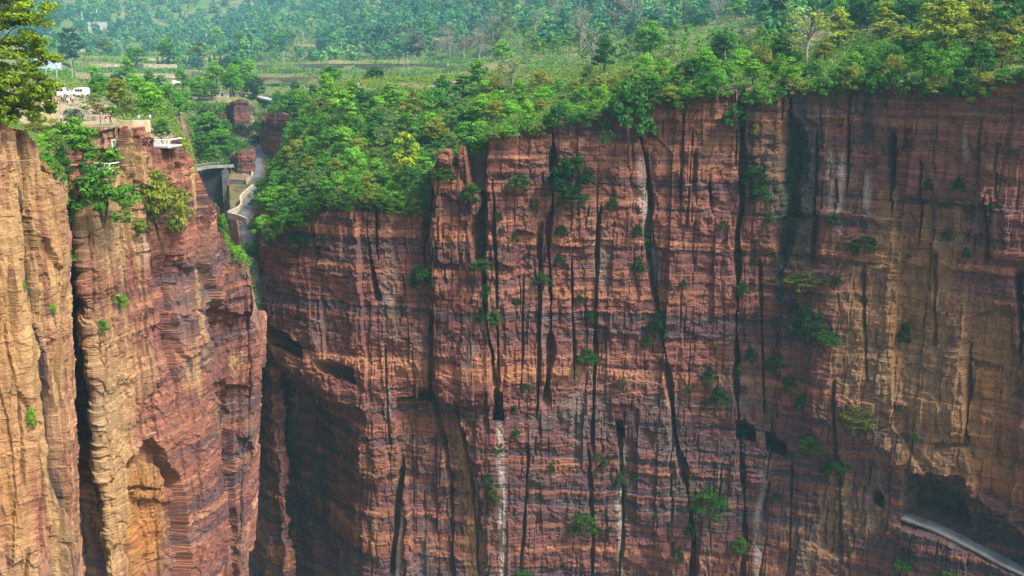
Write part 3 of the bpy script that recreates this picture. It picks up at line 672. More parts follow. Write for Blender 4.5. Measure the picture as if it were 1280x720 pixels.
# ------------------------------------------------------------------ inner gorge cliffs
SMALLZ = dict(cracks=(), niches=(), bulges=(), zones=(), streaks=())
def small_cliff(name, ctrl, zb, rim, seed, dark=0.0, ochre=0.0, col=0.5, mat=None):
    w = Wall(ctrl, 0.3, zb, rim, 0.3, 1.5)
    def fn(w, S, Z):
        d, at = rock_disp(w, S, Z, seed, 0.5, col=col)
        at['dark'] = np.clip(at['dark'] + dark, 0, 1); at['ochre'] = np.clip(at['ochre'] + ochre, 0, 1); return d, at
    w.build(name, mat or M_ROCK, fn, cap=(2, 6)); return w
BLUFF = small_cliff('red_bluff', [(280, 150, 452), (284, 150, 440), (292, 150, 434), (302, 150, 436), (312, 150, 438), (316, 150, 450)], -50.0,
                    [(281, 135), (286, 128), (300, 124), (311, 126), (315, 132)], 61, 0.0, 0.1)
REDSIDE = small_cliff('ravine_cliff', [(328, 200, 425), (334, 200, 404), (345, 200, 398), (362, 200, 392), (380, 200, 398)], -75.0,
                      [(329, 150), (336, 142), (350, 140), (360, 146), (375, 150)], 62, 0.08)
RAVINE = small_cliff('ravine_buttress', [(286, 220, 404), (290, 220, 388), (300, 220, 384), (316, 220, 386), (321, 220, 402)], -75.0,
                     [(287, 196), (292, 192), (306, 190), (318, 186), (321, 184)], 63, 0.2, 0.0)
GREY = small_cliff('ravine_wall', [(236, 165, 440), (240, 165, 432), (262, 165, 430), (284, 165, 433)], -52.0, [(237, 150), (250, 146), (270, 143), (284, 140)], 64, 0.35)

TBANK = small_cliff('terrace_bank', [(92, 180, 184), (96, 180, 177), (108, 180, 174), (128, 180, 174), (148, 180, 172), (155, 180, 176)], float(Zat(218, 180)),
                    [(95, 172), (104, 162), (114, 158.5), (154, 158)], 66, 0.0, 0.45, 0.6, M_ROCK_L)
UNDERROAD = small_cliff('road_cliff', [(290, 420, 296), (306, 420, 283), (318, 420, 272), (328, 428, 264), (344, 436, 258), (352, 436, 262)], -150.0,
                        [(290, 392), (306, 402), (314, 410), (326, 421), (344, 440)], 65, 0.05, 0.0, 1.2)
# ------------------------------------------------------------------ vegetation
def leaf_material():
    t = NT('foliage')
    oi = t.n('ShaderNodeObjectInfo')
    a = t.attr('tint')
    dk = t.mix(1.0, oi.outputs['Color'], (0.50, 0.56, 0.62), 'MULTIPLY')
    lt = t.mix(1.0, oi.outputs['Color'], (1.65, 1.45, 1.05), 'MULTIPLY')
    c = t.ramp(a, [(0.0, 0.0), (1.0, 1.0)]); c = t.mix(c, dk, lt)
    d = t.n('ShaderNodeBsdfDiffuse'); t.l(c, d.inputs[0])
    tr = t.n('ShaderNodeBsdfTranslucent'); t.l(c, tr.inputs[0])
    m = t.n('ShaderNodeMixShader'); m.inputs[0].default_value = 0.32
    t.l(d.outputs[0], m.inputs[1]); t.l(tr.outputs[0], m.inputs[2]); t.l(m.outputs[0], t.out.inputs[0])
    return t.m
M_LEAF = leaf_material()
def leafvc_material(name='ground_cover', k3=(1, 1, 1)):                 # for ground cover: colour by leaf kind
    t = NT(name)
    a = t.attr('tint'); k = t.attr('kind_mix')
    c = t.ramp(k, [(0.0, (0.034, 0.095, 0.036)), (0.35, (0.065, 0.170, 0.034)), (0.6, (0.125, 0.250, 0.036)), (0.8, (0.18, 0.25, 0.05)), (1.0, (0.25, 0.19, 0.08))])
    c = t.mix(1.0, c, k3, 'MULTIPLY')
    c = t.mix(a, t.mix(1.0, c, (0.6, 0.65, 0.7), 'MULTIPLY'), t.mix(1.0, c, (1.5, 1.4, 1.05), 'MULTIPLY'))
    d = t.n('ShaderNodeBsdfDiffuse'); t.l(c, d.inputs[0])
    tr = t.n('ShaderNodeBsdfTranslucent'); t.l(c, tr.inputs[0])
    m = t.n('ShaderNodeMixShader'); m.inputs[0].default_value = 0.3
    t.l(d.outputs[0], m.inputs[1]); t.l(tr.outputs[0], m.inputs[2]); t.l(m.outputs[0], t.out.inputs[0])
    return t.m
M_COVER = leafvc_material()
M_WOOD = leafvc_material('haze_tinted_wood', (1.3, 1.5, 3.4))  # blue of distant haze is mixed into these leaf colours
M_BARK = plain('bark', (0.075, 0.055, 0.042), 0.95, 0.4, 6.0)
M_BARK_PALE = plain('pale_bark', (0.30, 0.27, 0.23), 0.95, 0.3, 6.0)

def leaf_quads(C, N, size, rng, aspect=0.6):
    """one lozenge per centre, facing N, random spin"""
    n = len(C)
    r = rng.normal(size=(n, 3)); t = np.cross(N, r); t /= np.linalg.norm(t, axis=1)[:, None] + 1e-9
    b = np.cross(N, t)
    s = (size * rng.uniform(0.65, 1.35, n))[:, None]
    V = np.stack([C - t * s * 0.5, C + b * s * aspect * 0.5 + t * s * .08, C + t * s * 0.5 - N * s * 0.12, C - b * s * aspect * 0.5 + t * s * .08], 1)
    return V.reshape(-1, 3)
def cloud(clumps, per, size, rng, up=0.5):
    """clumps: (k, 7) centre, radii, tint -> vertices, face tint"""
    Vs = []; T = []
    for cx, cy, cz, rx, ry, rz, tint in clumps:
        d = rng.normal(size=(per, 3)); d /= np.linalg.norm(d, axis=1)[:, None]
        rr = rng.uniform(0.35, 1.0, per) ** 0.5
        C = np.array([cx, cy, cz]) + d * rr[:, None] * np.array([rx, ry, rz])
        N = d * 0.6 + np.array([0, 0, up]) + rng.normal(size=(per, 3)) * 0.45
        N /= np.linalg.norm(N, axis=1)[:, None]
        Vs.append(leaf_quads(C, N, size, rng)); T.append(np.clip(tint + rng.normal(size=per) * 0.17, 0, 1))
    V = np.concatenate(Vs); T = np.concatenate(T)
    return V, np.arange(len(V)).reshape(-1, 4), T
def tubes(paths, sides=6):
    """paths: lists of (point, radius) -> verts, quads"""
    V = []; F = []; base = 0
    for path in paths:
        p = np.array([q[0] for q in path], float); r = np.array([q[1] for q in path], float)
        tg = np.gradient(p, axis=0); tg /= np.linalg.norm(tg, axis=1)[:, None] + 1e-9
        ref = np.where(np.abs(tg[:, 2:3]) > 0.9, [[1.0, 0, 0]], [[0, 0, 1.0]])
        u = np.cross(tg, ref); u /= np.linalg.norm(u, axis=1)[:, None]; v = np.cross(tg, u)
        a = np.arange(sides) / sides * 2 * np.pi
        ring = p[:, None] + r[:, None, None] * (u[:, None] * np.cos(a)[None, :, None] + v[:, None] * np.sin(a)[None, :, None])
        V.append(ring.reshape(-1, 3)); m = len(p)
        i = np.arange(m - 1)[:, None] * sides + np.arange(sides)[None]; j = np.arange(m - 1)[:, None] * sides + (np.arange(sides)[None] + 1) % sides
        F.append(np.stack([i, j, j + sides, i + sides], -1).reshape(-1, 4) + base); base += m * sides
    return np.concatenate(V), np.concatenate(F)
def limb(a, b, r0, r1, rng, n=5, wob=0.08):
    a = np.array(a, float); b = np.array(b, float); L = np.linalg.norm(b - a)
    return [(a + (b - a) * t + rng.normal(size=3) * wob * L * math.sin(math.pi * t) * 0.5 + np.array([0, 0, 0.10 * L * math.sin(math.pi * t)]), r0 + (r1 - r0) * t) for t in np.linspace(0, 1, n)]

TREES = {}
def make_tree(kind, style, seed, leaf=0.34, per=56, bark=None):
    """unit: crown about 6 m wide, tree about 6 m tall, base at origin"""
    rng = np.random.default_rng(seed); cl = []; paths = []
    if style == 'broad':                 # tiers of flat leaf pads on spreading limbs
        n = 56
        for k in range(n):
            a = rng.uniform(0, 2 * np.pi); h = rng.uniform(0, 1); rr = (0.35 + 0.65 * rng.uniform() ** 0.5) * 2.75 * math.sqrt(max(0.05, 1 - (h * 1.02) ** 2.2)) * (0.75 + 0.3 * math.sin(3 * a + seed) * rng.uniform())
            z = 1.7 + 3.9 * h + 0.3 * rng.normal()
            s = rng.uniform(0.45, 0.95)
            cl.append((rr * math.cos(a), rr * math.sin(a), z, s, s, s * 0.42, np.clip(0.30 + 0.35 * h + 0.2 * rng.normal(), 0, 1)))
        paths.append(limb((0, 0, -0.6), (0.15, 0.1, 2.4), 0.20, 0.13, rng)); paths.append(limb((0.15, 0.1, 2.4), (0, 0.1, 5.0), 0.13, 0.03, rng))
        for c in cl[::5]: paths.append(limb((0.1, 0.08, 1.2 + 0.3 * c[2]), c[:3], 0.075, 0.02, rng))
    elif style == 'dome':                # dense shrub, leaves to the ground
        for k in range(34):
            a = rng.uniform(0, 2 * np.pi); h = rng.uniform(0, 1)
            rr = 2.7 * rng.uniform(0.3, 1) ** 0.6 * math.sqrt(max(0.04, 1 - h * h)); s = rng.uniform(0.5, 1.0)
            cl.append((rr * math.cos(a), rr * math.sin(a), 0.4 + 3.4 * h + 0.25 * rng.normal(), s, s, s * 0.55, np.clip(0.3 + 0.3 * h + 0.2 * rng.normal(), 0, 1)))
        for k in range(4): paths.append(limb((0, 0, -0.6), (rng.uniform(-1, 1), rng.uniform(-1, 1), 2.6), 0.09, 0.02, rng))
    elif style == 'tall':                # slender crown on a visible stem
        for k in range(44):
            a = rng.uniform(0, 2 * np.pi); h = rng.uniform(0, 1)
            rr = 1.9 * rng.uniform(0.25, 1) ** 0.6 * (math.sin(math.pi * (0.12 + 0.80 * h)) ** 0.8); s = rng.uniform(0.4, 0.8)
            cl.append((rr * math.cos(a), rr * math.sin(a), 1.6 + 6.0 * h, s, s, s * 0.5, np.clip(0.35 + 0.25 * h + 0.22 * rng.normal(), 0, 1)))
        paths.append(limb((0, 0, -0.6), (0.1, 0, 7.0), 0.16, 0.02, rng, 8, 0.03))
        for c in cl[::5]: paths.append(limb((0.05, 0, c[2] * 0.75), c[:3], 0.05, 0.015, rng))
    elif style == 'sparse':              # open tree with pale twigs, few leaves
        for k in range(26):
            a = rng.uniform(0, 2 * np.pi); h = rng.uniform(0.15, 1); rr = 2.6 * rng.uniform(0.3, 1) * math.sqrt(max(0.05, 1 - (h - 0.35) ** 2 * 1.6))
            c = (rr * math.cos(a), rr * math.sin(a), 1.4 + 4.6 * h); s = rng.uniform(0.5, 0.9)
            cl.append(c + (s, s, s * 0.7, np.clip(0.5 + 0.25 * rng.normal(), 0, 1)))
            st = (0.1, 0, 0.8 + 0.45 * c[2]); paths.append(limb(st, c, 0.07, 0.012, rng))
            for q in range(4):
                e = np.array(c) + rng.normal(size=3) * 0.75 + np.array([0, 0, 0.4]); paths.append(limb(np.array(c) * 0.8 + np.array(st) * 0.2, e, 0.022, 0.008, rng, 3))
        paths.append(limb((0, 0, -0.6), (0.1, 0, 5.2), 0.17, 0.03, rng, 7, 0.04))
    elif style == 'cone':                # dark cypress-like evergreen
        for k in range(46):
            h = rng.uniform(0, 1); a = rng.uniform(0, 2 * np.pi); rr = 1.45 * (1 - h) ** 0.85 * rng.uniform(0.5, 1); s = 0.25 + 0.4 * (1 - h)
            cl.append((rr * math.cos(a), rr * math.sin(a), 0.5 + 5.4 * h, s, s, s * 0.8, np.clip(0.35 + 0.2 * rng.normal(), 0, 1)))
        paths.append(limb((0, 0, -0.6), (0, 0, 5.2), 0.13, 0.02, rng, 6, 0.02))
    elif style == 'sapling':
        for k in range(16):
            h = rng.uniform(0, 1); a = rng.uniform(0, 2 * np.pi); rr = 0.75 * math.sin(math.pi * (0.15 + 0.75 * h)) * rng.uniform(0.3, 1); s = rng.uniform(0.25, 0.5)
            cl.append((rr * math.cos(a), rr * math.sin(a), 1.0 + 4.6 * h, s, s, s * 0.8, np.clip(0.5 + 0.25 * rng.normal(), 0, 1)))
        paths.append(limb((0, 0, -0.4), (0.05, 0, 5.2), 0.07, 0.012, rng, 6, 0.02))
    n = int(per * (1.3 if style == 'dome' else 0.35 if style == 'sparse' else 1))
    V, F, T = cloud(cl, n, leaf, rng)
    V[:, 2] = np.maximum(V[:, 2], -0.3)
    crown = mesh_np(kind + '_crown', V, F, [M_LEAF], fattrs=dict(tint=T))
    tv, tf = tubes(paths, 5)
    trunk = mesh_np(kind + '_trunk', tv, tf, [bark or (M_BARK_PALE if style == 'sparse' else M_BARK)], smooth=True)
    return dict(crown=crown, trunk=trunk, cl=np.array(cl))
for i in range(5): TREES['broad%d' % i] = make_tree('tree', 'broad', 100 + i)
for i in range(4): TREES['dome%d' % i] = make_tree('shrub', 'dome', 200 + i)
for i in range(2): TREES['tall%d' % i] = make_tree('tree', 'tall', 300 + i)
for i in range(3): TREES['sparse%d' % i] = make_tree('tree', 'sparse', 400 + i)
for i in range(2): TREES['cone%d' % i] = make_tree('conifer', 'cone', 500 + i, 0.3, 34)
for i in range(3): TREES['sapling%d' % i] = make_tree('sapling', 'sapling', 600 + i, 0.3, 30)
NV = dict(broad=5, dome=4, tall=2, sparse=3, cone=2, sapling=3)
UNIT = dict(broad=(6.4, 6.2), dome=(6.4, 4.6), tall=(4.6, 8.0), sparse=(6.0, 6.4), cone=(3.2, 6.2), sapling=(2.0, 5.9))

COLS = dict(mid=(0.085, 0.245, 0.036), bright=(0.145, 0.36, 0.036), olive=(0.185, 0.235, 0.040), dark=(0.042, 0.140, 0.036), yellow=(0.25, 0.33, 0.034),
            blue=(0.030, 0.085, 0.050), grey=(0.17, 0.17, 0.15), pale=(0.13, 0.22, 0.07), rust=(0.17, 0.125, 0.045), white=(0.42, 0.46, 0.36))
vr = random.Random(5)
SPOTS = []
def plant(style, loc, wpx_or_m, h_m, colour, label, cat, group=None, name=None, vary=0.16):
    """a tree or shrub of its own: Empty at the base > trunk, crown"""
    v = style + str(vr.randrange(NV[style])); t = TREES[v]; uw, uh = UNIT[style]
    nm = name or dict(broad='broadleaf_tree', dome='shrub', tall='slender_tree', sparse='sparse_tree', cone='conifer', sapling='sapling')[style]
    r = empty(nm, loc, vr.uniform(0, 6.28)); r.scale = (wpx_or_m / uw, wpx_or_m / uw, h_m / uh)
    tag(r, label, cat, group)
    c = obj('crown', t['crown'], r); k = obj('stem' if style == 'dome' else 'trunk', t['trunk'], r)
    b = COLS[colour]; j = 1 + vr.uniform(-vary, vary); g = vr.uniform(-vary, vary) * 0.5
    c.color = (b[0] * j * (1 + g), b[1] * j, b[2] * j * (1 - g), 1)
    return r
def row_at(px, D):
    p = ground_at(px, D); x, y, z = p; dep = y * CP - z * SP; up = z * CP + y * SP
    return 360 - FPX * up / dep
def foot(px, py, dmin=None, dmax=3100):
    """nearest terrain point in that column seen at row py"""
    A = float(ang(px)); D = np.arange(dmin or 90, dmax, 0.8)
    if dmin is None:
        w = NEAR if px < 84 else BANK if px < 329 else MAIN
        d0, _ = front(w, np.array([A, A + 1e-5])); D = np.arange(d0[0] + 1.0, dmax, 0.8)
    z = H(np.full(D.shape, A), D); dep = D * CP - z * SP; up = z * CP + D * SP
    rows = 360 - FPX * up / dep
    i = np.where(rows <= py)[0]
    i = i[0] if len(i) else len(D) - 1
    a2 = (px - 640) / FPX * dep[i] / D[i]
    return np.array([a2 * D[i], D[i], z[i]])
def grow(style, px, py, wpx, hpx, colour, label, cat, group=None, dmin=None, name=None):
    dmin = None if dmin is None else float(far(dmin))
    p = foot(px, py, dmin); k = p[1] / FPX * 1.02
    return plant(style, p, wpx * k, hpx * k, colour, label, cat, group, name)
# ---- distinct trees and shrubs
# the big tree at the viewer's left hand
def big_tree():
    rng = np.random.default_rng(77); cl = []; paths = []
    for k in range(420):
        h = rng.uniform(0, 1); a = rng.uniform(0, 2 * np.pi); rr = 6.6 * (0.35 + 0.65 * rng.uniform() ** 0.5) * math.sqrt(max(0.25, 1 - 1.3 * (h - 0.55) ** 2)) * (0.8 + 0.25 * math.sin(2 * a + 1))
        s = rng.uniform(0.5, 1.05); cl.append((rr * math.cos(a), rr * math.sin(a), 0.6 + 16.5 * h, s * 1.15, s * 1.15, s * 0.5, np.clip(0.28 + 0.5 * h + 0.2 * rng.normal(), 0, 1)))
    V, F, T = cloud(cl, 130, 0.34, rng)
    r = empty('broadleaf_tree', P(-6, 159, 113.5)); tag(r, 'large bright green tree at the left edge on top of the tan buttress', 'tree')
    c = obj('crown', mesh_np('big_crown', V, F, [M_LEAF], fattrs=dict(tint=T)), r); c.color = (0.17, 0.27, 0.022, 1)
    paths.append(limb((0, 0, -1.2), (0.3, 0, 6), 0.30, 0.2, rng)); paths.append(limb((0.3, 0, 6), (0, 0.3, 14), 0.2, 0.03, rng))
    for q in cl[::9]: paths.append(limb((0.2, 0.05, 0.8 + 0.62 * q[2]), q[:3], 0.09, 0.02, rng))
    tv, tf = tubes(paths, 7); obj('trunk', mesh_np('big_trunk', tv, tf, [M_BARK], smooth=True), r)
big_tree()
def on_wall(w, style, px, py, wpx, hpx, colour, label, cat, group=None, sink=0.12):
    wpx, hpx = wpx * 1.3, hpx * 1.3
    q = w.at(px, py + hpx * 0.3)
    if q is None: return
    p, n = q; k = p[1] / FPX * 1.05; W = wpx * k
    b_ = COLS[colour]
    loc = np.array([p[0] + n[0] * W * (0.5 - sink) * 0.55, p[1] + n[1] * W * (0.5 - sink) * 0.55, p[2] - 0.1])
    r = plant(style, loc, W, hpx * k, colour, label, cat, group, 'cliff_shrub')
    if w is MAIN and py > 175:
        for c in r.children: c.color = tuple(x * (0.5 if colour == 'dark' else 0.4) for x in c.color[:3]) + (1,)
    return r

NEARBY = [
    # style, px, foot row, width px, height px, colour, label, category
    ('broad', 96, 214, 88, 66, 'mid', 'layered green tree with a dark trunk on the ledge below the viewing terrace', 'tree'),
    ('dome', 148, 214, 50, 27, 'bright', 'bright green bush beside the small white railing on the ledge', 'bush'),
    ('dome', 102, 151, 42, 25, 'white', 'green bush covered in white blossom at the edge of the viewing terrace', 'bush'),
    ('broad', 125, 122, 34, 28, 'mid', 'dark green rounded tree behind the white minibuses', 'tree'),
    ('broad', 148, 138, 42, 40, 'olive', 'olive brown tree between the white minibuses and the terrace edge', 'tree'),
    ('broad', 190, 149, 54, 44, 'bright', 'widest bright green tree at the far end of the viewing terrace', 'tree'),
    ('dome', 160, 148, 30, 28, 'pale', 'small light green tree left of the widest terrace tree', 'tree'),
    ('broad', 224, 152, 36, 38, 'mid', 'green tree on the rock spur past the end of the terrace', 'tree'),
    ('dome', 225, 190, 28, 18, 'yellow', 'yellow green bush right beside the white railed platform', 'bush'),
    ('dome', 202, 171, 26, 22, 'dark', 'dark bush against the rock just above the white railed platform', 'bush'),
    ('dome', 68, 160, 24, 12, 'yellow', 'low yellowish bush at the lip of the terrace near the lone standing person', 'bush'),
    ('dome', 47, 165, 34, 18, 'olive', 'tangled olive scrub on top of the tan buttress behind the big tree', 'bush'),
    ('dome', 6, 158, 22, 14, 'yellow', 'yellow leaved sprig under the big tree at the left edge', 'bush'),
    ('dome', 36, 132, 26, 22, 'mid', 'dark green shrub beside the crowd under the big tree', 'bush'),
    ('dome', 72, 206, 40, 40, 'pale', 'pale green shrub growing behind the top of the tan buttress', 'bush'),
    ('dome', 112, 139, 26, 14, 'olive', 'olive bush right of the blossoming bush on the terrace', 'bush'),
    ('dome', 124, 143, 24, 13, 'rust', 'brownish grassy bush behind the group at the terrace edge', 'bush'),
    ('dome', 140, 146, 26, 16, 'mid', 'green bush behind the person in black on the parapet', 'bush'),
    ('dome', 86, 147, 20, 12, 'dark', 'small dark bush left of the blossoming bush on the terrace', 'bush'),
    ('dome', 93, 156, 20, 11, 'yellow', 'yellowish bush at the lip of the terrace below the blossoming bush', 'bush'),
    ('dome', 118, 130, 22, 13, 'pale', 'pale bush in front of the olive brown tree', 'bush'),
    ('dome', 58, 214, 34, 26, 'mid', 'green shrub spilling over the sloping top of the tan buttress', 'bush'),
    ('dome', 66, 236, 30, 26, 'olive', 'olive shrub halfway down the back of the tan buttress', 'bush'),
    ('dome', 76, 262, 28, 34, 'mid', 'lowest green shrub filling the head of the black cleft', 'bush'),
    ('dome', 60, 190, 36, 26, 'bright', 'bright shrub at the back of the tan buttress under the terrace', 'bush'),
    ('dome', 78, 222, 34, 34, 'dark', 'dark shrub between the tan buttress and the ledge tree', 'bush'),
    ('dome', 118, 98, 26, 16, 'bright', 'bright green bush beside the bank with the utility poles', 'bush'),
    ('tall', 90, 82, 34, 46, 'blue', 'tall bluish tree standing over the small white house', 'tree'),
    ('broad', 171, 84, 40, 25, 'mid', 'round crowned tree alone on a field terrace right of the bluish tree', 'tree'),
    ('broad', 211, 80, 36, 32, 'mid', 'round crowned tree on the upper terrace above the row of dark cypresses', 'tree'),
    ('tall', 247, 82, 28, 30, 'pale', 'light green feathery tree between two groups of dark cypresses', 'tree'),
    ('broad', 272, 62, 30, 27, 'bright', 'flat topped tree with a bare stem against the wooded hill', 'tree'),
    ('broad', 130, 66, 28, 18, 'pale', 'small pale tree on the terrace above the lone round tree', 'tree'),
    ('broad', 290, 122, 32, 36, 'mid', 'dark green tree just left of the head of the ravine', 'tree'),
    ('broad', 322, 122, 26, 26, 'blue', 'bluish green tree beside the pale road at the head of the ravine', 'tree'),
    ('broad', 262, 172, 48, 32, 'mid', 'broad green tree on the step above the dam', 'tree'),
    ('broad', 276, 196, 42, 36, 'mid', 'green tree hanging over the dam crest', 'tree'),
    ('broad', 252, 200, 36, 34, 'dark', 'dark green tree at the left end of the dam', 'tree'),
    ('broad', 414, 110, 42, 27, 'mid', 'dense rounded tree at the back of the slope beside the tan bank', 'tree'),
    ('broad', 470, 100, 32, 16, 'dark', 'dark green spreading tree behind the bright field', 'tree'),
    ('broad', 440, 124, 26, 22, 'mid', 'small dark tree standing below the tan bank', 'tree'),
    ('tall', 509, 240, 42, 76, 'yellow', 'tall yellow green tree with thin stem above the cliff edge', 'tree'),
    ('tall', 629, 62, 34, 66, 'pale', 'tall pale green tree rising against the dark wood', 'tree'),
    ('broad', 628, 80, 32, 30, 'bright', 'flat topped bright tree below the tall pale one', 'tree'),
    ('broad', 598, 112, 40, 36, 'mid', 'green tree beside the small stone wall in the field', 'tree'),
    ('sparse', 640, 124, 52, 48, 'olive', 'thinly leaved olive tree with bare branches showing', 'tree'),
    ('sparse', 740, 92, 46, 54, 'dark', 'dark half bare tree standing alone at the edge of the meadow', 'tree'),
    ('broad', 756, 90, 44, 40, 'dark', 'dark spreading tree beside the half bare tree on the meadow', 'tree'),
    ('sparse', 726, 64, 40, 50, 'grey', 'grey leafless tree with whitish blossom on the slope', 'tree'),
    ('tall', 766, 40, 34, 62, 'grey', 'tall grey bare tree at the top of the picture', 'tree'),
    ('broad', 812, 76, 54, 48, 'bright', 'bright green leaning tree at the left end of the sapling grove', 'tree'),
    ('cone', 958, 60, 12, 29, 'dark', 'taller of the two dark cypresses beside the sapling grove', 'conifer'),
    ('cone', 969, 62, 10, 20, 'dark', 'shorter of the two dark cypresses beside the sapling grove', 'conifer'),
    ('sparse', 1008, 84, 72, 70, 'yellow', 'yellow green tree with open branches on the cliff top', 'tree'),
    ('tall', 1084, 40, 40, 56, 'dark', 'dark evergreen left of the big yellow green crowns', 'tree'),
    ('tall', 1126, 40, 46, 60, 'dark', 'darkest dense evergreen directly behind the big yellow green crowns', 'tree'),
    ('broad', 1180, 72, 96, 74, 'yellow', 'largest yellow green tree near the right end of the cliff top', 'tree'),
    ('broad', 1218, 62, 62, 62, 'olive', 'olive green tree leaning right of the largest yellow green tree', 'tree'),
    ('broad', 1130, 64, 56, 28, 'yellow', 'low yellowish crown on the left flank of the largest yellow tree', 'tree'),
    ('tall', 1262, 60, 50, 72, 'dark', 'dark pine in the upper right corner', 'pine'),
    ('tall', 1236, 40, 40, 50, 'blue', 'bluish dark pine left of the corner pine', 'pine'),
]
for st, px, py, w, h, c, lab, cat in NEARBY:
    grow(st, px, py, w, h, c, lab, cat)
for st, q in (('a', [(198, 85, 7, 13), (204, 86, 8, 14), (210, 84, 6, 11)]), ('b', [(263, 86, 8, 15), (269, 85, 9, 17), (276, 85, 8, 14)])):
    for px, py, w, h in q:
        grow('cone', px, py, w, h, 'blue', 'small dark cypress in the left row of three on the field terrace' if st == 'a' else 'small dark cypress in the right row of three on the field terrace', 'conifer',
             'left trio of cypresses' if st == 'a' else 'right trio of cypresses')
for px, py, w, h in [(284, 88, 22, 16), (296, 88, 20, 17), (306, 70, 22, 18), (320, 66, 24, 16), (345, 60, 28, 18), (362, 56, 26, 18), (300, 60, 24, 20)]:
    grow('broad', px, py, w, h, 'blue' if py > 80 else 'mid', 'hazy round tree in the loose row along the foot of the hill', 'tree', 'trees along the foot of the hill')

# on the faces
WALLB = [
    (648, 228, 26, 18, 'mid', 'round green bush on the wall right of the rock pinnacle'), (714, 222, 44, 40, 'dark', 'large dark bush spilling down the cracked wall below the rim'),
    (716, 246, 34, 20, 'dark', 'dark bush under the large one on the cracked wall'), (786, 152, 56, 66, 'dark', 'deep green bush hanging from the rim over the long slanting crack'),
    (920, 148, 28, 24, 'dark', 'dark bush beside the top of the deepest crack'), (946, 222, 26, 24, 'dark', 'upper dark bush right of the deepest crack'),
    (952, 244, 30, 18, 'dark', 'lower dark bush right of the deepest crack'), (1045, 275, 16, 12, 'mid', 'single small bush on the streaked grey wall'),
    (1082, 303, 34, 14, 'dark', 'small bush on a ledge in the ochre stained wall'), (1012, 347, 50, 14, 'olive', 'long low olive bush on a ledge right of the crack'),
    (1018, 404, 44, 30, 'dark', 'dense dark green thicket on the slanting ledge'), (1040, 418, 34, 14, 'mid', 'bright right end of the thicket on the slanting ledge'),
    (938, 445, 14, 16, 'dark', 'small dark bush above the pair of square openings'), (970, 455, 22, 20, 'mid', 'green bush high on the gully below the thicket'),
    (988, 482, 18, 22, 'mid', 'narrow green bush in the gully below the thicket'), (1004, 504, 16, 20, 'dark', 'lowest dark bush in the gully below the thicket'),
    (1078, 516, 46, 20, 'olive', 'wide olive bush left of the open tunnel road'), (1016, 552, 26, 18, 'mid', 'green bush right of the pair of square openings'),
    (1046, 582, 30, 14, 'dark', 'trailing dark bush on the ledge above the small round opening'), (604, 328, 28, 12, 'mid', 'green bush at the foot of the chimney behind the pinnacle'),
    (611, 366, 14, 22, 'dark', 'narrow dark bush in the crack under the chimney'), (619, 398, 14, 18, 'bright', 'bright green tuft in the crack above the tall narrow opening'),
    (678, 350, 18, 14, 'mid', 'small bush beside the central crack'), (702, 288, 16, 12, 'dark', 'small dark bush under the large dark bushes'),
    (734, 448, 28, 20, 'mid', 'green bush in the middle of the red wall'), (822, 408, 20, 30, 'dark', 'dark bush in the middle of the long slanting crack'),
    (886, 468, 22, 12, 'dark', 'dark bush left of the deepest crack, upper of two'), (898, 494, 24, 22, 'dark', 'dark bush left of the deepest crack, lower of two'),
    (884, 624, 50, 30, 'mid', 'broad green bush low on the wall beside the slanting crack'), (730, 654, 32, 26, 'mid', 'green bush low on the wall with a yellow patch beside it'),
    (926, 680, 22, 18, 'bright', 'bright tuft below the pair of square openings at the bottom'), (652, 716, 24, 14, 'mid', 'green tuft at the bottom edge beside the white stain'),
    (530, 350, 38, 22, 'dark', 'dark bush in the alcove left of the pinnacle'), (1130, 420, 16, 22, 'dark', 'dark bush by the vertical stain above the tunnel road'),
    (905, 278, 10, 8, 'mid', 'tiny tuft at the corner of the stepped crack'), (1130, 180, 10, 10, 'dark', 'tiny dark bush near the top of the streaked grey wall'),
    (1200, 232, 14, 16, 'dark', 'dark bush under the vertical stain on the right wall'), (700, 325, 14, 12, 'dark', 'little dark bush right of the central crack'),
    (740, 395, 12, 12, 'mid', 'little green tuft above the bush in the middle of the wall'), (990, 210, 20, 34, 'dark', 'dark ivy clump in the wide upper fissure'),
    (986, 268, 18, 28, 'dark', 'lower ivy clump in the wide upper fissure'), (378, 300, 26, 14, 'dark', 'dark bush where the thicket meets the gorge corner'),
    (930, 360, 14, 14, 'dark', 'small dark bush in the middle of the deepest crack'), (1162, 232, 12, 12, 'dark', 'small dark bush in the upper right of the wall'),
    (775, 600, 12, 18, 'mid', 'green tuft beside the thin pale run of water stain'), (1130, 700, 22, 14, 'mid', 'green tuft on the rubble under the open road'),
    (1190, 712, 26, 12, 'mid', 'weeds on the rubble at the bottom right'), (560, 216, 26, 14, 'mid', 'bush growing on top of the pinnacle between its two horns'),
]
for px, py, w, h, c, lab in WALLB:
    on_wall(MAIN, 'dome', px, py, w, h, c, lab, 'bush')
for px, py, w, h, c, lab in [
    (191, 262, 66, 66, 'olive', 'large olive bush hanging in the recess between two pillars'), (104, 324, 38, 32, 'mid', 'round green bush beside the black cleft'),
    (106, 248, 76, 58, 'mid', 'dark green tree clinging to the cliff under the ledge'), (146, 376, 18, 16, 'bright', 'small bright bush in the middle of the tan wall'),
    (121, 408, 14, 14, 'mid', 'tiny bush below the bright one on the tan wall'), (279, 316, 22, 15, 'bright', 'bright green bush on the top of the stepped buttress'),
    (260, 282, 14, 20, 'mid', 'green bush climbing the stepped buttress'), (90, 220, 44, 36, 'mid', 'green shrub at the left end of the ledge above the cleft')]:
    on_wall(BANK, 'dome', px, py, w, h, c, lab, 'bush')
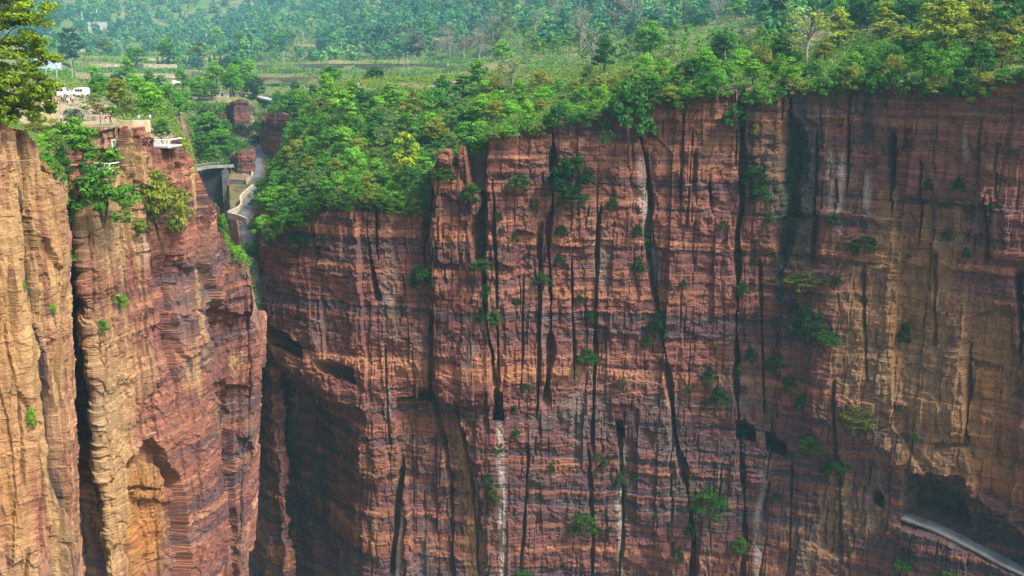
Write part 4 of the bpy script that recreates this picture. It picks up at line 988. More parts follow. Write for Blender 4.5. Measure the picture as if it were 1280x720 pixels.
for px, py, w, h, c, lab in [(27, 520, 12, 22, 'bright', 'bright weed growing on the tan buttress'), (57, 384, 8, 12, 'bright', 'small weed near the top of the dark groove in the tan buttress'), (24, 358, 5, 9, 'bright', 'tiny weed high on the tan buttress')]:
    on_wall(NEAR, 'dome', px, py, w, h, c, lab, 'weed')

rt = random.Random(9)
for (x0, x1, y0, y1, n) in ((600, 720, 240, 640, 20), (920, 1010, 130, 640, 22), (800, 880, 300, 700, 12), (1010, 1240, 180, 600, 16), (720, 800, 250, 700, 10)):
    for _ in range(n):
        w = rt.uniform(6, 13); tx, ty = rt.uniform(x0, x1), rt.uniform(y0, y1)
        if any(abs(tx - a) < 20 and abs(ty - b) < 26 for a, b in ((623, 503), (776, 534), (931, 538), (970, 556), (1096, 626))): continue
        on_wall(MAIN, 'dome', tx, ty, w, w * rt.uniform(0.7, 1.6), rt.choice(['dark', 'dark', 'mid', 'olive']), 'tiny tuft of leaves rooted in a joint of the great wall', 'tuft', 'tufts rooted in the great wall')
# a ragged edge of bushes leaning over the rim
rb = random.Random(21)
def rim_row(px):
    A = float(ang(px)); d, z = front(MAIN, np.array([A])); return 360 - FPX * (z[0] * CP + d[0] * SP) / (d[0] * CP - z[0] * SP)
x = 338.0
while x < 1420:
    r = rim_row(x); big = x > 690; w = rb.uniform(20, 44) if big else rb.uniform(14, 30)
    skip = 540 < x < 592
    if not skip:
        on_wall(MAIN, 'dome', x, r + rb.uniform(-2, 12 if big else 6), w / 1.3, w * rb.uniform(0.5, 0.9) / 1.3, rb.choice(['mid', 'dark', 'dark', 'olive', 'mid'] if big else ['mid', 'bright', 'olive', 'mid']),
                'leafy bush leaning over the right half of the cliff rim' if big else 'leafy bush leaning over the cliff edge below the thicket', 'bush', 'bushes over the right rim' if big else 'bushes over the thicket rim')
    x += w * rb.uniform(0.35, 0.75)
# ---- thickets: trees nothing tells apart share a label
def scatter(n, region, styles, wr, colours, label, cat, group, sep=0.55, seed=1, asp=(0.75, 1.1), dmin=None):
    rr = random.Random(seed); done = []; tries = 0
    xs = [p[0] for p in region]; ys = [p[1] for p in region]
    while len(done) < n and tries < n * 40:
        tries += 1
        x = rr.uniform(min(xs), max(xs)); y = rr.uniform(min(ys), max(ys))
        if not bool(in_poly(np.array([[x]]), np.array([[y]]), region)[0, 0]): continue
        w = rr.uniform(*wr)
        if any(abs(x - a) < sep * (w + c) / 2 and abs(y - b) < sep * 0.6 * (w + c) / 2 for a, b, c in done): continue
        done.append((x, y, w))
        st = rr.choice(styles); ha = rr.uniform(*asp) * (0.78 if st == 'dome' else 1.0)
        grow(st, x, y, w, w * ha, rr.choice(colours), label, cat, group, dmin)
scatter(135, [(335, 300), (318, 262), (338, 228), (352, 214), (362, 190), (366, 150), (390, 122), (430, 126), (520, 130), (612, 118), (606, 160), (596, 225), (545, 250), (480, 262), (410, 262), (370, 290)],
        ['broad', 'dome', 'dome', 'dome', 'dome', 'tall'], (24, 46), ['mid', 'mid', 'bright', 'bright', 'olive', 'dark', 'pale'],
        'leafy green tree in the dense thicket covering the slope above the gorge', 'tree', 'thicket trees on the slope above the gorge', 0.5, 3)
scatter(38, [(612, 160), (600, 116), (640, 112), (700, 112), (780, 104), (800, 94), (880, 92), (890, 108), (830, 118), (780, 134), (745, 150), (690, 158)],
        ['dome', 'dome', 'dome', 'broad'], (22, 40), ['mid', 'bright', 'olive', 'bright', 'olive', 'pale'],
        'scrubby tree on the grassy slope behind the middle of the cliff rim', 'tree', 'scrub behind the middle of the rim', 0.55, 4)
scatter(70, [(800, 124), (850, 116), (905, 108), (985, 110), (1060, 104), (1170, 108), (1290, 98), (1410, 86), (1410, 50), (1300, 60), (1230, 62), (1120, 66), (1040, 78), (980, 84), (900, 88), (820, 98)],
        ['dome', 'dome', 'broad', 'dome'], (30, 56), ['mid', 'mid', 'dark', 'olive', 'bright'],
        'dark green tree in the dense fringe along the right half of the cliff rim', 'tree', 'fringe trees along the right rim', 0.5, 5)
scatter(34, [(1040, 70), (1120, 50), (1230, 56), (1290, 60), (1400, 50), (1400, 16), (1290, 30), (1180, 40), (1100, 30), (1030, 50)], ['broad', 'broad', 'tall'], (36, 60), ['olive', 'yellow', 'mid', 'dark'],
        'tall leafy tree behind the fringe at the right end of the cliff top', 'tree', 'trees behind the right rim', 0.5, 6)
scatter(22, [(640, 60), (700, 66), (790, 50), (870, 30), (960, 30), (1040, 34), (1040, 8), (900, 10), (760, 14), (660, 40)], ['sparse', 'broad', 'sparse', 'dome'], (24, 44), ['grey', 'bright', 'bright', 'mid', 'grey', 'pale'],
        'mixed bare and leafy tree on the slope behind the meadow', 'tree', 'trees behind the meadow', 0.5, 7)
scatter(26, [(500, 74), (600, 76), (650, 64), (640, 40), (560, 52), (470, 60)], ['sparse', 'sparse', 'tall'], (20, 36), ['grey', 'blue', 'grey', 'mid'],
        'grey bare tree at the foot of the dark wood beyond the fields', 'tree', 'bare trees beyond the fields', 0.5, 8)
scatter(24, [(100, 130), (240, 134), (320, 122), (316, 100), (240, 108), (120, 102)], ['broad', 'dome', 'broad'], (22, 38), ['mid', 'bright', 'blue', 'mid'],
        'rounded green tree in the belt between the terrace and the fields', 'tree', 'trees between the terrace and the fields', 0.5, 9)
for x, y, w_, lab in [(320, 296, 30, 'green bush overhanging the gorge road at the left end of the thicket'), (312, 322, 28, 'bush below the left end of the thicket hiding the gorge road'), (304, 340, 26, 'lowest bush on the gorge bank above the reappearing road'), (322, 318, 24, 'small bush at the very corner of the great wall over the road')]:
    grow('dome', x, y, w_, w_ * 0.8, 'mid', lab, 'bush', None, 268)
scatter(26, [(236, 182), (244, 206), (284, 206), (290, 190), (318, 178), (290, 150), (240, 150)], ['broad', 'dome', 'dome'], (16, 28), ['mid', 'dark', 'blue'],
        'dark green shrub on the steep steps around the head of the ravine', 'bush', 'shrubs around the head of the ravine', 0.45, 10)
scatter(14, [(312, 190), (330, 160), (350, 128), (372, 118), (360, 150), (340, 140)], ['dome', 'broad'], (16, 26), ['mid', 'dark', 'blue'],
        'green shrub crowning the red side cliff of the ravine', 'bush', 'shrubs on the ravine side cliff', 0.45, 11)
scatter(42, [(770, 80), (800, 74), (960, 76), (985, 66), (960, 56), (860, 62), (790, 66)], ['sapling'], (11, 17), ['pale', 'bright', 'bright'],
        'slender bright green sapling in the young grove behind the rim', 'sapling', 'saplings in the young grove', 0.35, 12, (1.7, 2.3))
scatter(26, [(640, 72), (760, 66), (770, 50), (660, 58)], ['sapling'], (11, 15), ['pale', 'bright'],
        'slender light sapling on the far meadow left of the half bare tree', 'sapling', 'saplings on the far meadow', 0.4, 13, (1.5, 2.0))

# ---- ground cover nobody could count, in one piece
def cover(name, n, boxes, size, dens_seed, label, tall=0.45):
    rng = np.random.default_rng(dens_seed); Vs = []; T = []; K = []
    for (px0, px1, d0, d1, frac, kmid, skip) in boxes:
        m = int(n * frac); px = rng.uniform(px0, px1, m); D = far(d0 + (d1 - d0) * rng.uniform(0, 1, m))
        A = ang(px)
        w0 = np.where(px < 84, 0, np.where(px < 330, 1, 2)); ok = np.zeros(m, bool); D0 = np.zeros(m)
        for k, w in enumerate((NEAR, BANK, MAIN)):
            s = w0 == k
            if s.any():
                o = np.argsort(A[s]); d_, _ = front(w, A[s][o][::max(1, len(o) // 400)]); D0[s] = np.interp(A[s], A[s][o][::max(1, len(o) // 400)], d_)
        D = np.where(d0 < 0, D0 + 0.5 + D - d0, D); ok = D > D0 + 0.3
        cl = vn(A * D / 5, D / 6, dens_seed) + 0.5 * vn(A * D / 1.8, D / 2, dens_seed + 1)
        ok &= cl > skip
        for L in ROADL.values():
            for q in L[::3]: ok &= (A * D - q[0]) ** 2 + (D - q[1]) ** 2 > 12
        A, D, cl = A[ok], D[ok], cl[ok]
        z = H(A, D); fl = np.abs(H(A, D + 1.0) - z) < 2.2; fl &= ~((z < -60) & (D < 266)); fl &= ~((col_of(A) > 300) & (col_of(A) < 350) & (z < -64)); A, D, cl, z = A[fl], D[fl], cl[fl], z[fl]
        per = 7
        C = np.repeat(np.stack([A * D, D, z], 1), per, 0); q = len(C)
        sc = np.repeat(np.clip(D / 260, 0.5, 4.2), per)
        C = C + rng.normal(size=(q, 3)) * np.array([0.55, 0.55, 0.25]) * sc[:, None] + np.array([0, 0, 1])[None] * (tall * rng.uniform(0, 1.6, q) * sc)[:, None]
        N = rng.normal(size=(q, 3)) * 0.7 + np.array([0, -0.2, 0.8]); N /= np.linalg.norm(N, axis=1)[:, None]
        Vs.append(leaf_quads(C, N, size * sc, rng, 0.7)); T.append(rng.uniform(0.1, 0.9, q)); K.append(np.repeat(np.clip(kmid + 0.22 * rng.normal(size=len(D)) + 0.16 * cl, 0, 1), per))
    V = np.concatenate(Vs); T = np.concatenate(T); K = np.concatenate(K)
    o = obj(name, mesh_np(name, V, np.arange(len(V)).reshape(-1, 4), [M_COVER], fattrs=dict(tint=T, kind_mix=K)))
    return tag(o, label, 'plants', kind='stuff')
cover('undergrowth', 62000, [
    (330, 640, 240, 345, 0.44, 0.40, -0.6), (600, 1320, 215, 330, 0.30, 0.45, -0.5), (150, 330, 195, 280, 0.06, 0.45, -0.3), (232, 330, 385, 450, 0.05, 0.3, -0.6),
    (-40, 60, 112, 180, 0.03, 0.7, -0.2), (330, 380, 300, 450, 0.05, 0.3, -0.6), (232, 300, 200, 235, 0.02, 0.4, -0.4)], 0.42, 31,
    'low green undergrowth between the trees on the slopes', 0.9)
cover('meadow', 26000, [
    (400, 640, 338, 440, 0.34, 0.62, -0.4), (640, 1000, 262, 420, 0.46, 0.62, -0.5), (60, 400, 260, 460, 0.2, 0.45, 0.0)], 0.34, 32, 'bright green crops and meadow grass behind the cliff')
cover('field_scrub', 26000, [(40, 700, 450, 760, 0.6, 0.25, 0.22), (640, 1200, 380, 700, 0.3, 0.3, -0.2)], 0.42, 33, 'sparse scrub along the field terraces')

# ---- the wood on the far hill
def forest(n, boxes, seed):
    rng = np.random.default_rng(seed); cols = []
    pool = {}
    for k in ('broad', 'tall', 'dome'):
        for i in range(2):
            r2 = np.random.default_rng(seed + i); c = TREES[k + str(i)]['cl'][::2 if k != 'dome' else 1]
            pool[(k, i)] = cloud(c * np.array([1, 1, 1, 1.15, 1.15, 1.3, 1]), 13, 0.85, r2)
    Vs = []; T = []; K = []
    for px0, px1, d0, d1, frac, kk in boxes:
        m = int(n * frac); px = rng.uniform(px0, px1, m); D = far(np.sqrt(rng.uniform(d0 ** 2, d1 ** 2, m))); A = ang(px)
        keep = fbm(A * D / 60, D / 55, seed + 4, 3) > kk; A, D = A[keep], D[keep]; z = H(A, D)
        for a, d, zz in zip(A, D, z):
            key = (('broad', 'tall', 'dome')[rng.integers(3)], int(rng.integers(2))); V, F, t = pool[key]
            s = rng.uniform(1.2, 3.0); th = rng.uniform(0, 6.28); cs, sn = math.cos(th) * s, math.sin(th) * s
            W = np.stack([V[:, 0] * cs - V[:, 1] * sn + a * d, V[:, 0] * sn + V[:, 1] * cs + d, V[:, 2] * s * rng.uniform(0.9, 1.3) + zz], 1)
            Vs.append(W); T.append(t)
            K.append(np.full(len(t), np.clip(0.26 + 0.22 * rng.normal() + 0.22 * vn(a * d / 80, d / 70, seed + 9), 0, 0.85)))
    V = np.concatenate(Vs); T = np.concatenate(T); K = np.concatenate(K)
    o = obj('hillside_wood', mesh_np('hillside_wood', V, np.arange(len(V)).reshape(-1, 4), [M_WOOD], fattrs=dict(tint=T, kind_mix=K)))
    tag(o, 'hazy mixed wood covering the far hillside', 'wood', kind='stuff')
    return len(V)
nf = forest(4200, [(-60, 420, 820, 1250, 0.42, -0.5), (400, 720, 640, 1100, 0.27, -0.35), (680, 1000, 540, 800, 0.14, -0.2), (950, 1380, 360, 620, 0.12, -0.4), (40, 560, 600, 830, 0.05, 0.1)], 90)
print('forest verts', nf)
# ------------------------------------------------------------------ built things
class MB:
    def __init__(s): s.bm = bmesh.new()
    def box(s, c, size, rz=0.0, bev=0.0, taper=1.0):
        r = bmesh.ops.create_cube(s.bm, size=1.0); vs = r['verts']
        cs, sn = math.cos(rz), math.sin(rz)
        for v in vs:
            k = taper if v.co.z > 0 else 1.0
            x, y, z = v.co.x * size[0] * k, v.co.y * size[1] * k, v.co.z * size[2]
            v.co = (c[0] + x * cs - y * sn, c[1] + x * sn + y * cs, c[2] + z)
        if bev:
            es = list({e for v in vs for e in v.link_edges})
            bmesh.ops.bevel(s.bm, geom=es, offset=bev, segments=2, affect='EDGES')
        return s
    def cyl(s, a, b, r0, r1=None, n=10):
        v, f = tubes([[(a, r0), (b, r0 if r1 is None else r1)]], n)
        vs = [s.bm.verts.new(p) for p in v]
        for q in f: s.bm.faces.new([vs[i] for i in q])
        s.bm.faces.new(vs[:n][::-1]); s.bm.faces.new(vs[-n:])
        return s
    def poly(s, pts, depth):                       # extrude an outline given in x,z along y
        a = [s.bm.verts.new((x, -depth / 2, z)) for x, z in pts]; b = [s.bm.verts.new((x, depth / 2, z)) for x, z in pts]
        n = len(pts); s.bm.faces.new(a); s.bm.faces.new(b[::-1])
        for i in range(n): s.bm.faces.new((a[i], b[i], b[(i + 1) % n], a[(i + 1) % n]))
        return s
    def build(s, name, mat, parent=None, smooth=False):
        bmesh.ops.recalc_face_normals(s.bm, faces=s.bm.faces)
        me = bpy.data.meshes.new(name); s.bm.to_mesh(me); s.bm.free(); me.materials.append(mat)
        if smooth: me.polygons.foreach_set('use_smooth', [True] * len(me.polygons))
        return obj(name, me, parent)
M_CONC = plain('pale_concrete', (0.38, 0.37, 0.35), 0.9, 0.25, 0.8)
M_WHITE = plain('white_paint', (0.78, 0.78, 0.75), 0.6, 0.08, 1.5)
M_ROADS = plain('road_surface', (0.12, 0.128, 0.137), 0.9, 0.3, 0.35)
M_STONE = plain('pale_stone', (0.42, 0.36, 0.28), 0.95, 0.35, 1.2)
M_KERB = plain('kerb_stone', (0.26, 0.23, 0.18), 0.95, 0.3, 1.5)
M_DAM = plain('shaded_dam_concrete', (0.022, 0.028, 0.036), 0.8, 0.35, 0.25)  # the dam face's shade is put into this very dark tone
M_GLASS = plain('dark_glass', (0.03, 0.035, 0.045), 0.15, 0.2, 1.0, spec=0.5)
M_TYRE = plain('black_rubber', (0.025, 0.025, 0.027), 0.9, 0.2, 8)
M_LAMP = plain('headlight_glass', (0.6, 0.6, 0.58), 0.2, 0.1, 4)
M_STEEL = plain('grey_steel', (0.35, 0.36, 0.38), 0.5, 0.1, 4, 0.6)
M_BLUEW = plain('washed_blue_wall', (0.42, 0.50, 0.60), 0.9, 0.15, 0.5)
M_SIGNB = plain('pale_blue_board', (0.45, 0.66, 0.75), 0.6, 0.1, 1.0)
M_TIMBER = plain('grey_timber', (0.28, 0.25, 0.21), 0.9, 0.3, 3)
M_TANWALL = plain('tan_render', (0.46, 0.33, 0.20), 0.95, 0.25, 0.6)

def ribbon(name, pts, half, thick, mat, up=0.0):
    p = np.array(pts, float); tg = np.gradient(p[:, :2], axis=0); tg /= np.hypot(tg[:, 0], tg[:, 1])[:, None] + 1e-9
    nm = np.stack([-tg[:, 1], tg[:, 0], 0 * tg[:, 0]], 1); half = np.broadcast_to(half, (len(p),))[:, None]
    j = 1 + 0.12 * vn(np.arange(len(p)) / 3.0, 0 * p[:, 0], 5)[:, None]
    a, b = p + nm * half * j, p - nm * half * j; u = np.array([0, 0, up]); d = np.array([0, 0, -thick])
    V = np.concatenate([a + u, b + u, b + d, a + d]); n = len(p); i = np.arange(n - 1); F = []
    for k in range(4):
        k2 = (k + 1) % 4; F.append(np.stack([k * n + i, k * n + i + 1, k2 * n + i + 1, k2 * n + i], -1))
    F = np.concatenate(F + [np.array([[0, n, 2 * n, 3 * n], [n - 1, 4 * n - 1, 3 * n - 1, 2 * n - 1]])])
    return obj(name, mesh_np(name, V, F, [mat]))

# ---- roads
L = ROADL['gorge'].copy(); tag(ribbon('road', L + np.array([0, 0, 0.12]), np.interp(np.arange(len(L)), [0, 60, 130, 160, len(L)], [1.9, 1.35, 1.6, 1.6, 1.2]), 0.6, M_ROADS), kind='structure')
def shelf(px, py, inset):
    s, z = MAIN.sz(px, py); k = int(round(s / (MAIN.s[1] - MAIN.s[0]))); k = min(k, len(MAIN.s) - 1)
    q = MAIN.xy[k] - MAIN.nm[k] * inset; return np.array([q[0], q[1], z])
tr = [(1127, 648), (1142, 653), (1160, 659), (1190, 673), (1220, 688), (1250, 704), (1280, 719), (1320, 742), (1365, 772)]
def smooth_line(pts, n=8):
    q = np.array(pts); t = np.arange(len(q)); tt = np.linspace(0, len(q) - 1, (len(q) - 1) * n + 1)
    r = np.stack([np.interp(tt, t, q[:, k]) for k in range(3)], 1)
    for _ in range(n): r[1:-1] = 0.25 * r[:-2] + 0.5 * r[1:-1] + 0.25 * r[2:]
    return r
tag(ribbon('tunnel_road', smooth_line([shelf(x, y, 1.6) for x, y in tr]), 1.75, 0.5, M_ROADS, 0.14), kind='structure')
kb = smooth_line([shelf(x, y, -0.35) for x, y in tr])
tag(ribbon('kerb', kb, 0.12, 0.1, M_KERB, 0.32), 'pale stone kerb along the outer edge of the open tunnel road', 'kerb')
def wall_line(name, pts, half, h, mat, label, cat):
    return tag(ribbon(name, smooth_line([P(*p) for p in pts], 5), half, 1.2, mat, h), label, cat)
wall_line('parapet_wall', [(285, 267.5, 337), (296, 263, 342), (303, 258, 348), (300, 250, 354), (304, 244, 360), (316, 234, 370)], 0.35, 0.9, M_STONE, 'long winding pale parapet along the lower bend of the gorge road', 'parapet')
wall_line('parapet_wall', [(307, 227, 378), (315, 224, 380), (316, 219, 385), (314, 214, 389)], 0.35, 1.0, M_STONE, 'short hooked parapet above the winding one beside the gorge road', 'parapet')
wall_line('parapet_wall', [(285, 268.5, 336.5), (297, 271, 333), (309, 276, 327)], 0.3, 0.8, M_STONE, 'straight parapet on the near side of the gorge road bend', 'parapet')
wall_line('parapet_wall', [(309, 347, 282), (314, 349, 280), (319, 348, 279), (323, 344, 279)], 0.25, 0.9, M_TIMBER, 'dark curved parapet where the gorge road reappears by the cliff corner', 'parapet')
wall_line('parapet_wall', [(150, 156, 173), (160, 156.5, 173), (171, 156, 173), (186, 155.5, 176)], 0.3, 0.7, M_TANWALL, 'low tan parapet along the end of the viewing terrace', 'parapet')
wall_line('retaining_wall', [(281, 228, 381), (292, 227, 380), (306, 229, 379)], 0.5, 1.0, plain('stained_masonry', (0.16, 0.155, 0.15), 0.95, 0.5, 0.5), 'grey retaining wall between the dam and the gorge road', 'wall')
# pale track by the head of the ravine and over the fields
for nm, pts, hw in (('track', [(240, 122, 447), (262, 123, 446), (290, 118, 450), (300, 119, 452), (325, 122, 455), (345, 127, 452)], 1.6), ('track', [(200, 103, 470), (240, 104, 470), (300, 106, 480), (340, 105, 490), (400, 104, 482)], 1.3),
                    ('track', [(535, 110, 372), (550, 107, 388), (562, 104, 400), (575, 100, 420)], 1.5)):
    q = []
    for x, y, d in pts:
        p = foot(x, y, d - 40); q.append(p + np.array([0, 0, 0.35]))
    tag(ribbon(nm, smooth_line(q), hw, 0.8, M_CONC), kind='structure')

# ---- dam
dm = empty('dam', P(264, 208, 383)); tag(dm, 'small dark dam with a pale curved crest at the head of the gorge', 'dam')
inv = np.array(P(264, 208, 383))
def local(o, par):                                  # parts are modelled in world space, then hung on the Empty
    o.parent = par; o.matrix_parent_inverse = par.matrix_world.inverted() if par.matrix_world.translation.length > 0.01 else o.matrix_parent_inverse
    return o
def part_world(name, me_obj, par):
    loc = Vector(par.location); me = me_obj.data
    co = np.empty(len(me.vertices) * 3, np.float32); me.vertices.foreach_get('co', co); co = co.reshape(-1, 3) - np.array(loc, np.float32)
    if abs(par.rotation_euler.z) > 1e-6:
        a = -par.rotation_euler.z; x, y = co[:, 0].copy(), co[:, 1].copy(); co[:, 0] = x * math.cos(a) - y * math.sin(a); co[:, 1] = x * math.sin(a) + y * math.cos(a)
    me.vertices.foreach_set('co', co.ravel()); me.update(); me_obj.parent = par; return me_obj
from mathutils import Vector
crest = smooth_line([P(238, 214, 374), P(247, 210.5, 379), P(258, 208.5, 381), P(270, 207.5, 382), P(281, 207.5, 383), P(292, 206.5, 384)])
part_world('crest', ribbon('crest', crest, 1.1, 0.6, plain('weathered_concrete', (0.22, 0.22, 0.21), 0.9, 0.4, 0.4), 0.2), dm)
zf = float(P(264, 300, 383)[2]) - 25
f = MB(); x0, x1 = P(248, 210, 383)[0], P(278, 210, 383)[0]
f.box(((x0 + x1) / 2, 384.2, (zf + crest[10, 2]) / 2), (x1 - x0, 2.0, crest[10, 2] - zf)); part_world('face', f.build('face', M_DAM), dm)
for a, b in ((243, 249), (277, 283.5)):
    f = MB(); x0, x1 = P(a, 210, 381)[0], P(b, 210, 381)[0]; f.box(((x0 + x1) / 2, 382.2, (zf + crest[10, 2]) / 2 - 0.6), (x1 - x0, 4.0, crest[10, 2] - zf - 1.0), 0, 0.15)
    part_world('pier', f.build('pier', plain('stained_concrete', (0.10, 0.105, 0.11), 0.9, 0.5, 0.3)), dm)
f = MB()
for q in crest[4:30:2]: f.cyl(q + np.array([0, -1.1, 0.1]), q + np.array([0, -1.1, 1.3]), 0.07)
for a, b in zip(crest[4:28:2], crest[6:30:2]): f.cyl(a + np.array([0, -1.1, 1.3]), b + np.array([0, -1.1, 1.3]), 0.07)
part_world('railing', f.build('railing', M_STEEL), dm)

# ---- viewing platform with a white balustrade
def balustrade(name, px0, px1, py, D, h, depth, label, cat):
    a, b = P(px0, py, D), P(px1, py, D - 1.0); c = (a + b) / 2; W = float(np.linalg.norm((b - a)[:2])); rz = math.atan2(b[1] - a[1], b[0] - a[0])
    r = empty(name, c, rz); tag(r, label, cat)
    MB().box((0, depth / 2 - 0.3, -0.15), (W + 0.3, depth, 0.3), 0, 0.05).build('slab', M_CONC, r)
    n = max(3, int(W / 0.75))
    for i in range(n + 1):
        big = i in (0, n) or i % 3 == 0
        MB().box((-W / 2 + W * i / n, 0, h / 2), ((0.20 if big else 0.12), (0.20 if big else 0.12), h * (1.08 if big else 1)), 0, 0.02).build('post', M_WHITE, r)
    MB().box((0, 0, h), (W + 0.1, 0.2, 0.16), 0, 0.02).build('top_rail', M_WHITE, r)
    MB().box((0, 0, 0.22), (W, 0.14, 0.36), 0, 0.02).build('bottom_rail', M_WHITE, r)
    MB().box((W / 2, depth / 2, h), (0.16, depth * 0.9, 0.14), 0, 0.02).build('side_rail', M_WHITE, r)
    return r
balustrade('viewing_platform', 185, 211, 182.5, 177.5, 1.0, 4.0, 'small viewing platform with a white balustrade on a rock pillar', 'platform')
balustrade('railing', 119, 137, 212.5, 166.5, 1.0, 2.2, 'short white railing on the ledge under the viewing terrace', 'railing')
g = P(143, 184, 171); r = empty('doorway', g); tag(r, 'small white framed niche in the tan rock under the terrace', 'doorway'); r.scale = (0.75, 0.75, 0.75)
MB().box((-0.38, 0, 0.7), (0.16, 0.4, 1.4)).box((0.38, 0, 0.7), (0.16, 0.4, 1.4)).box((0, 0, 1.48), (0.92, 0.44, 0.16)).build('frame', M_WHITE, r)
MB().box((0, 0.12, 0.7), (0.6, 0.12, 1.4)).build('door', M_CONC, r)

# ---- vehicles
def minibus(px, py, length, rz, label):
    p = foot(px, py, 200); r = empty('minibus', p, rz); tag(r, label, 'minibus', 'white minibuses parked behind the crowd')
    L_, w, h = length, 1.9, 2.2; out = [(-L_ / 2, 0.35), (L_ / 2 - 0.05, 0.35), (L_ / 2, 0.95), (L_ / 2 - 0.35, 1.15), (L_ / 2 - 0.95, 2.02), (L_ / 2 - 1.3, h), (-L_ / 2 + 0.25, h), (-L_ / 2, 1.9)]
    m = MB().poly(out, w); bmesh.ops.bevel(m.bm, geom=list(m.bm.edges), offset=0.07, segments=2, affect='EDGES'); m.build('body', M_WHITE, r)
    for sgn in (-1, 1):
        for k in range(3):
            MB().box((-L_ / 2 + 0.9 + k * (L_ - 2.1) / 3 + 0.35, sgn * (w / 2 + 0.01), 1.58), ((L_ - 2.1) / 3 - 0.12, 0.05, 0.62), 0, 0.015).build('window', M_GLASS, r)
        for q in (-L_ / 2 + 0.95, L_ / 2 - 0.95):
            t = MB().cyl((q, sgn * (w / 2 - 0.18), 0.36), (q, sgn * (w / 2 + 0.03), 0.36), 0.36, n=18).build('wheel', M_TYRE, r)
            MB().cyl((q, sgn * (w / 2 + 0.02), 0.36), (q, sgn * (w / 2 + 0.05), 0.36), 0.2, n=14).build('rim', M_STEEL, t)
        MB().box((L_ / 2 - 0.04, sgn * 0.68, 0.82), (0.1, 0.34, 0.2), 0, 0.03).build('headlight', M_LAMP, r)
    MB().poly([(L_ / 2 - 0.36, 1.2), (L_ / 2 - 0.30, 1.2), (L_ / 2 - 0.90, 2.0), (L_ / 2 - 0.97, 2.0)], w - 0.25).build('windscreen', M_GLASS, r)
minibus(75, 121.5, 4.9, 0.12, 'longest white minibus with dark windows, directly behind the crowd')
minibus(101, 121, 4.2, 2.9, 'white minibus parked right of the longest one beside the olive tree')
minibus(52, 120.5, 4.5, 0.0, 'white minibus half hidden by the big tree at the left edge')

# ---- poles
def pole(px, py, hpx, label, arm=True, dmin=None, mat=None, group=None, cat='utility pole'):
    p = foot(px, py, dmin); k = p[1] / FPX * 1.02; h = hpx * k
    r = empty('utility_pole' if cat == 'utility pole' else 'pale_post', p); tag(r, label, cat, group)
    rad = max(0.11, 0.30 * k)
    MB().cyl((0, 0, -0.6), (0, 0, h), rad * 1.3, rad * 0.8).build('shaft', mat or M_CONC, r)
    if arm:
        MB().box((0, 0, h - 0.5), (1.5, 0.12, 0.12)).build('crossarm', M_STEEL, r)
        for x in (-0.65, 0, 0.65): MB().cyl((x, 0, h - 0.45), (x, 0, h - 0.15), 0.07).build('insulator', M_WHITE, r)
pole(58.5, 101, 28, 'utility pole on the left of the pair standing over the tan bank', dmin=290)
pole(71.5, 100, 29, 'utility pole on the right of the pair standing over the tan bank', dmin=290)
pole(91, 98, 24, 'slim utility pole behind the pale green tree near the minibuses', dmin=290)
pole(355, 80, 16, 'short utility pole on the field terrace above the ravine')
pole(427, 67, 17, 'utility pole on the upper field terrace left of the bare trees')
pole(505, 87, 19, 'utility pole on the left of the pair below the bare trees')
pole(510, 87, 21, 'slightly taller utility pole on the right of the pair below the bare trees')
pole(634, 78, 21, 'pale utility pole beside the flat topped bright tree')
pole(906, 80, 38, 'tallest pale utility pole standing in the sapling grove')
pole(953, 46, 18, 'pale utility pole above the two dark cypresses')
pole(823, 22, 17, 'small utility pole at the top above the sapling grove')
pole(242, 60, 12, 'faint utility pole on the wooded hill foot', False)
for k, (x, h) in enumerate(((103, 11), (117, 12), (122, 14), (127, 13))):
    pole(x, 27, h, ('leftmost pale post, apart from the others, beside the white hillside building', 'first of three close pale posts over the white hillside building', 'tallest middle one of three close pale posts over the white hillside building', 'right one of three close pale posts over the white hillside building')[k], False, 500, M_WHITE, cat='post')

# ---- houses
def house(px, py, wpx, hpx, wall, label, nwin, depth=6.0, dmin=400, gable=False):
    p = foot(px, py, float(far(dmin))); k = p[1] / FPX * 1.02; w, h = wpx * k, hpx * k
    r = empty('house', p, 0.1); tag(r, label, 'house')
    MB().box((0, depth / 2, h / 2 - 0.8), (w, depth, h + 1.6)).build('wall', wall, r)
    MB().box((0, depth / 2, h + 0.15), (w + 0.7, depth + 0.7, 0.3)).build('roof', M_CONC, r)
    for i in range(nwin):
        x = -w / 2 + w * (i + 0.6) / (nwin + 0.2)
        f_ = MB().box((x, -0.02, h * 0.55), (1.5, 0.12, 1.4)).build('window', M_WHITE, r); MB().box((x, -0.07, h * 0.55), (1.25, 0.1, 1.15)).build('pane', M_GLASS, f_)
    MB().box((w / 2 - 1.3, -0.03, 1.0), (1.0, 0.1, 2.0)).build('door', M_TIMBER, r)
house(59, 86, 27, 13, M_BLUEW, 'pale blue flat roofed house behind the utility poles at the left', 3, dmin=420)
house(120, 37, 24, 9, M_CONC, 'white flat roofed building on the wooded hillside', 4, dmin=700)
house(278, 123, 15, 6, M_STONE, 'small tan hut beside the track at the head of the ravine', 1, 4.0, dmin=440)
def board(px, py, wpx, hpx, mat, label):
    p = foot(px, py, 300); k = p[1] / FPX * 1.02; w, h = wpx * k, hpx * k
    r = empty('billboard', p); tag(r, label, 'billboard')
    MB().box((0, 0, 1.6 + h / 2), (w, 0.15, h), 0, 0.03).build('panel', mat, r)
    for s in (-1, 1): MB().box((s * w * 0.4, 0.16, 0.8 + h / 2), (0.14, 0.14, 2.4 + h)).build('leg', M_STEEL, r)
board(204, 109, 6.5, 5, M_SIGNB, 'small pale blue board on legs at the foot of the fields')
board(222, 110, 11.5, 5, M_WHITE, 'wider white board on legs right of the pale blue one')
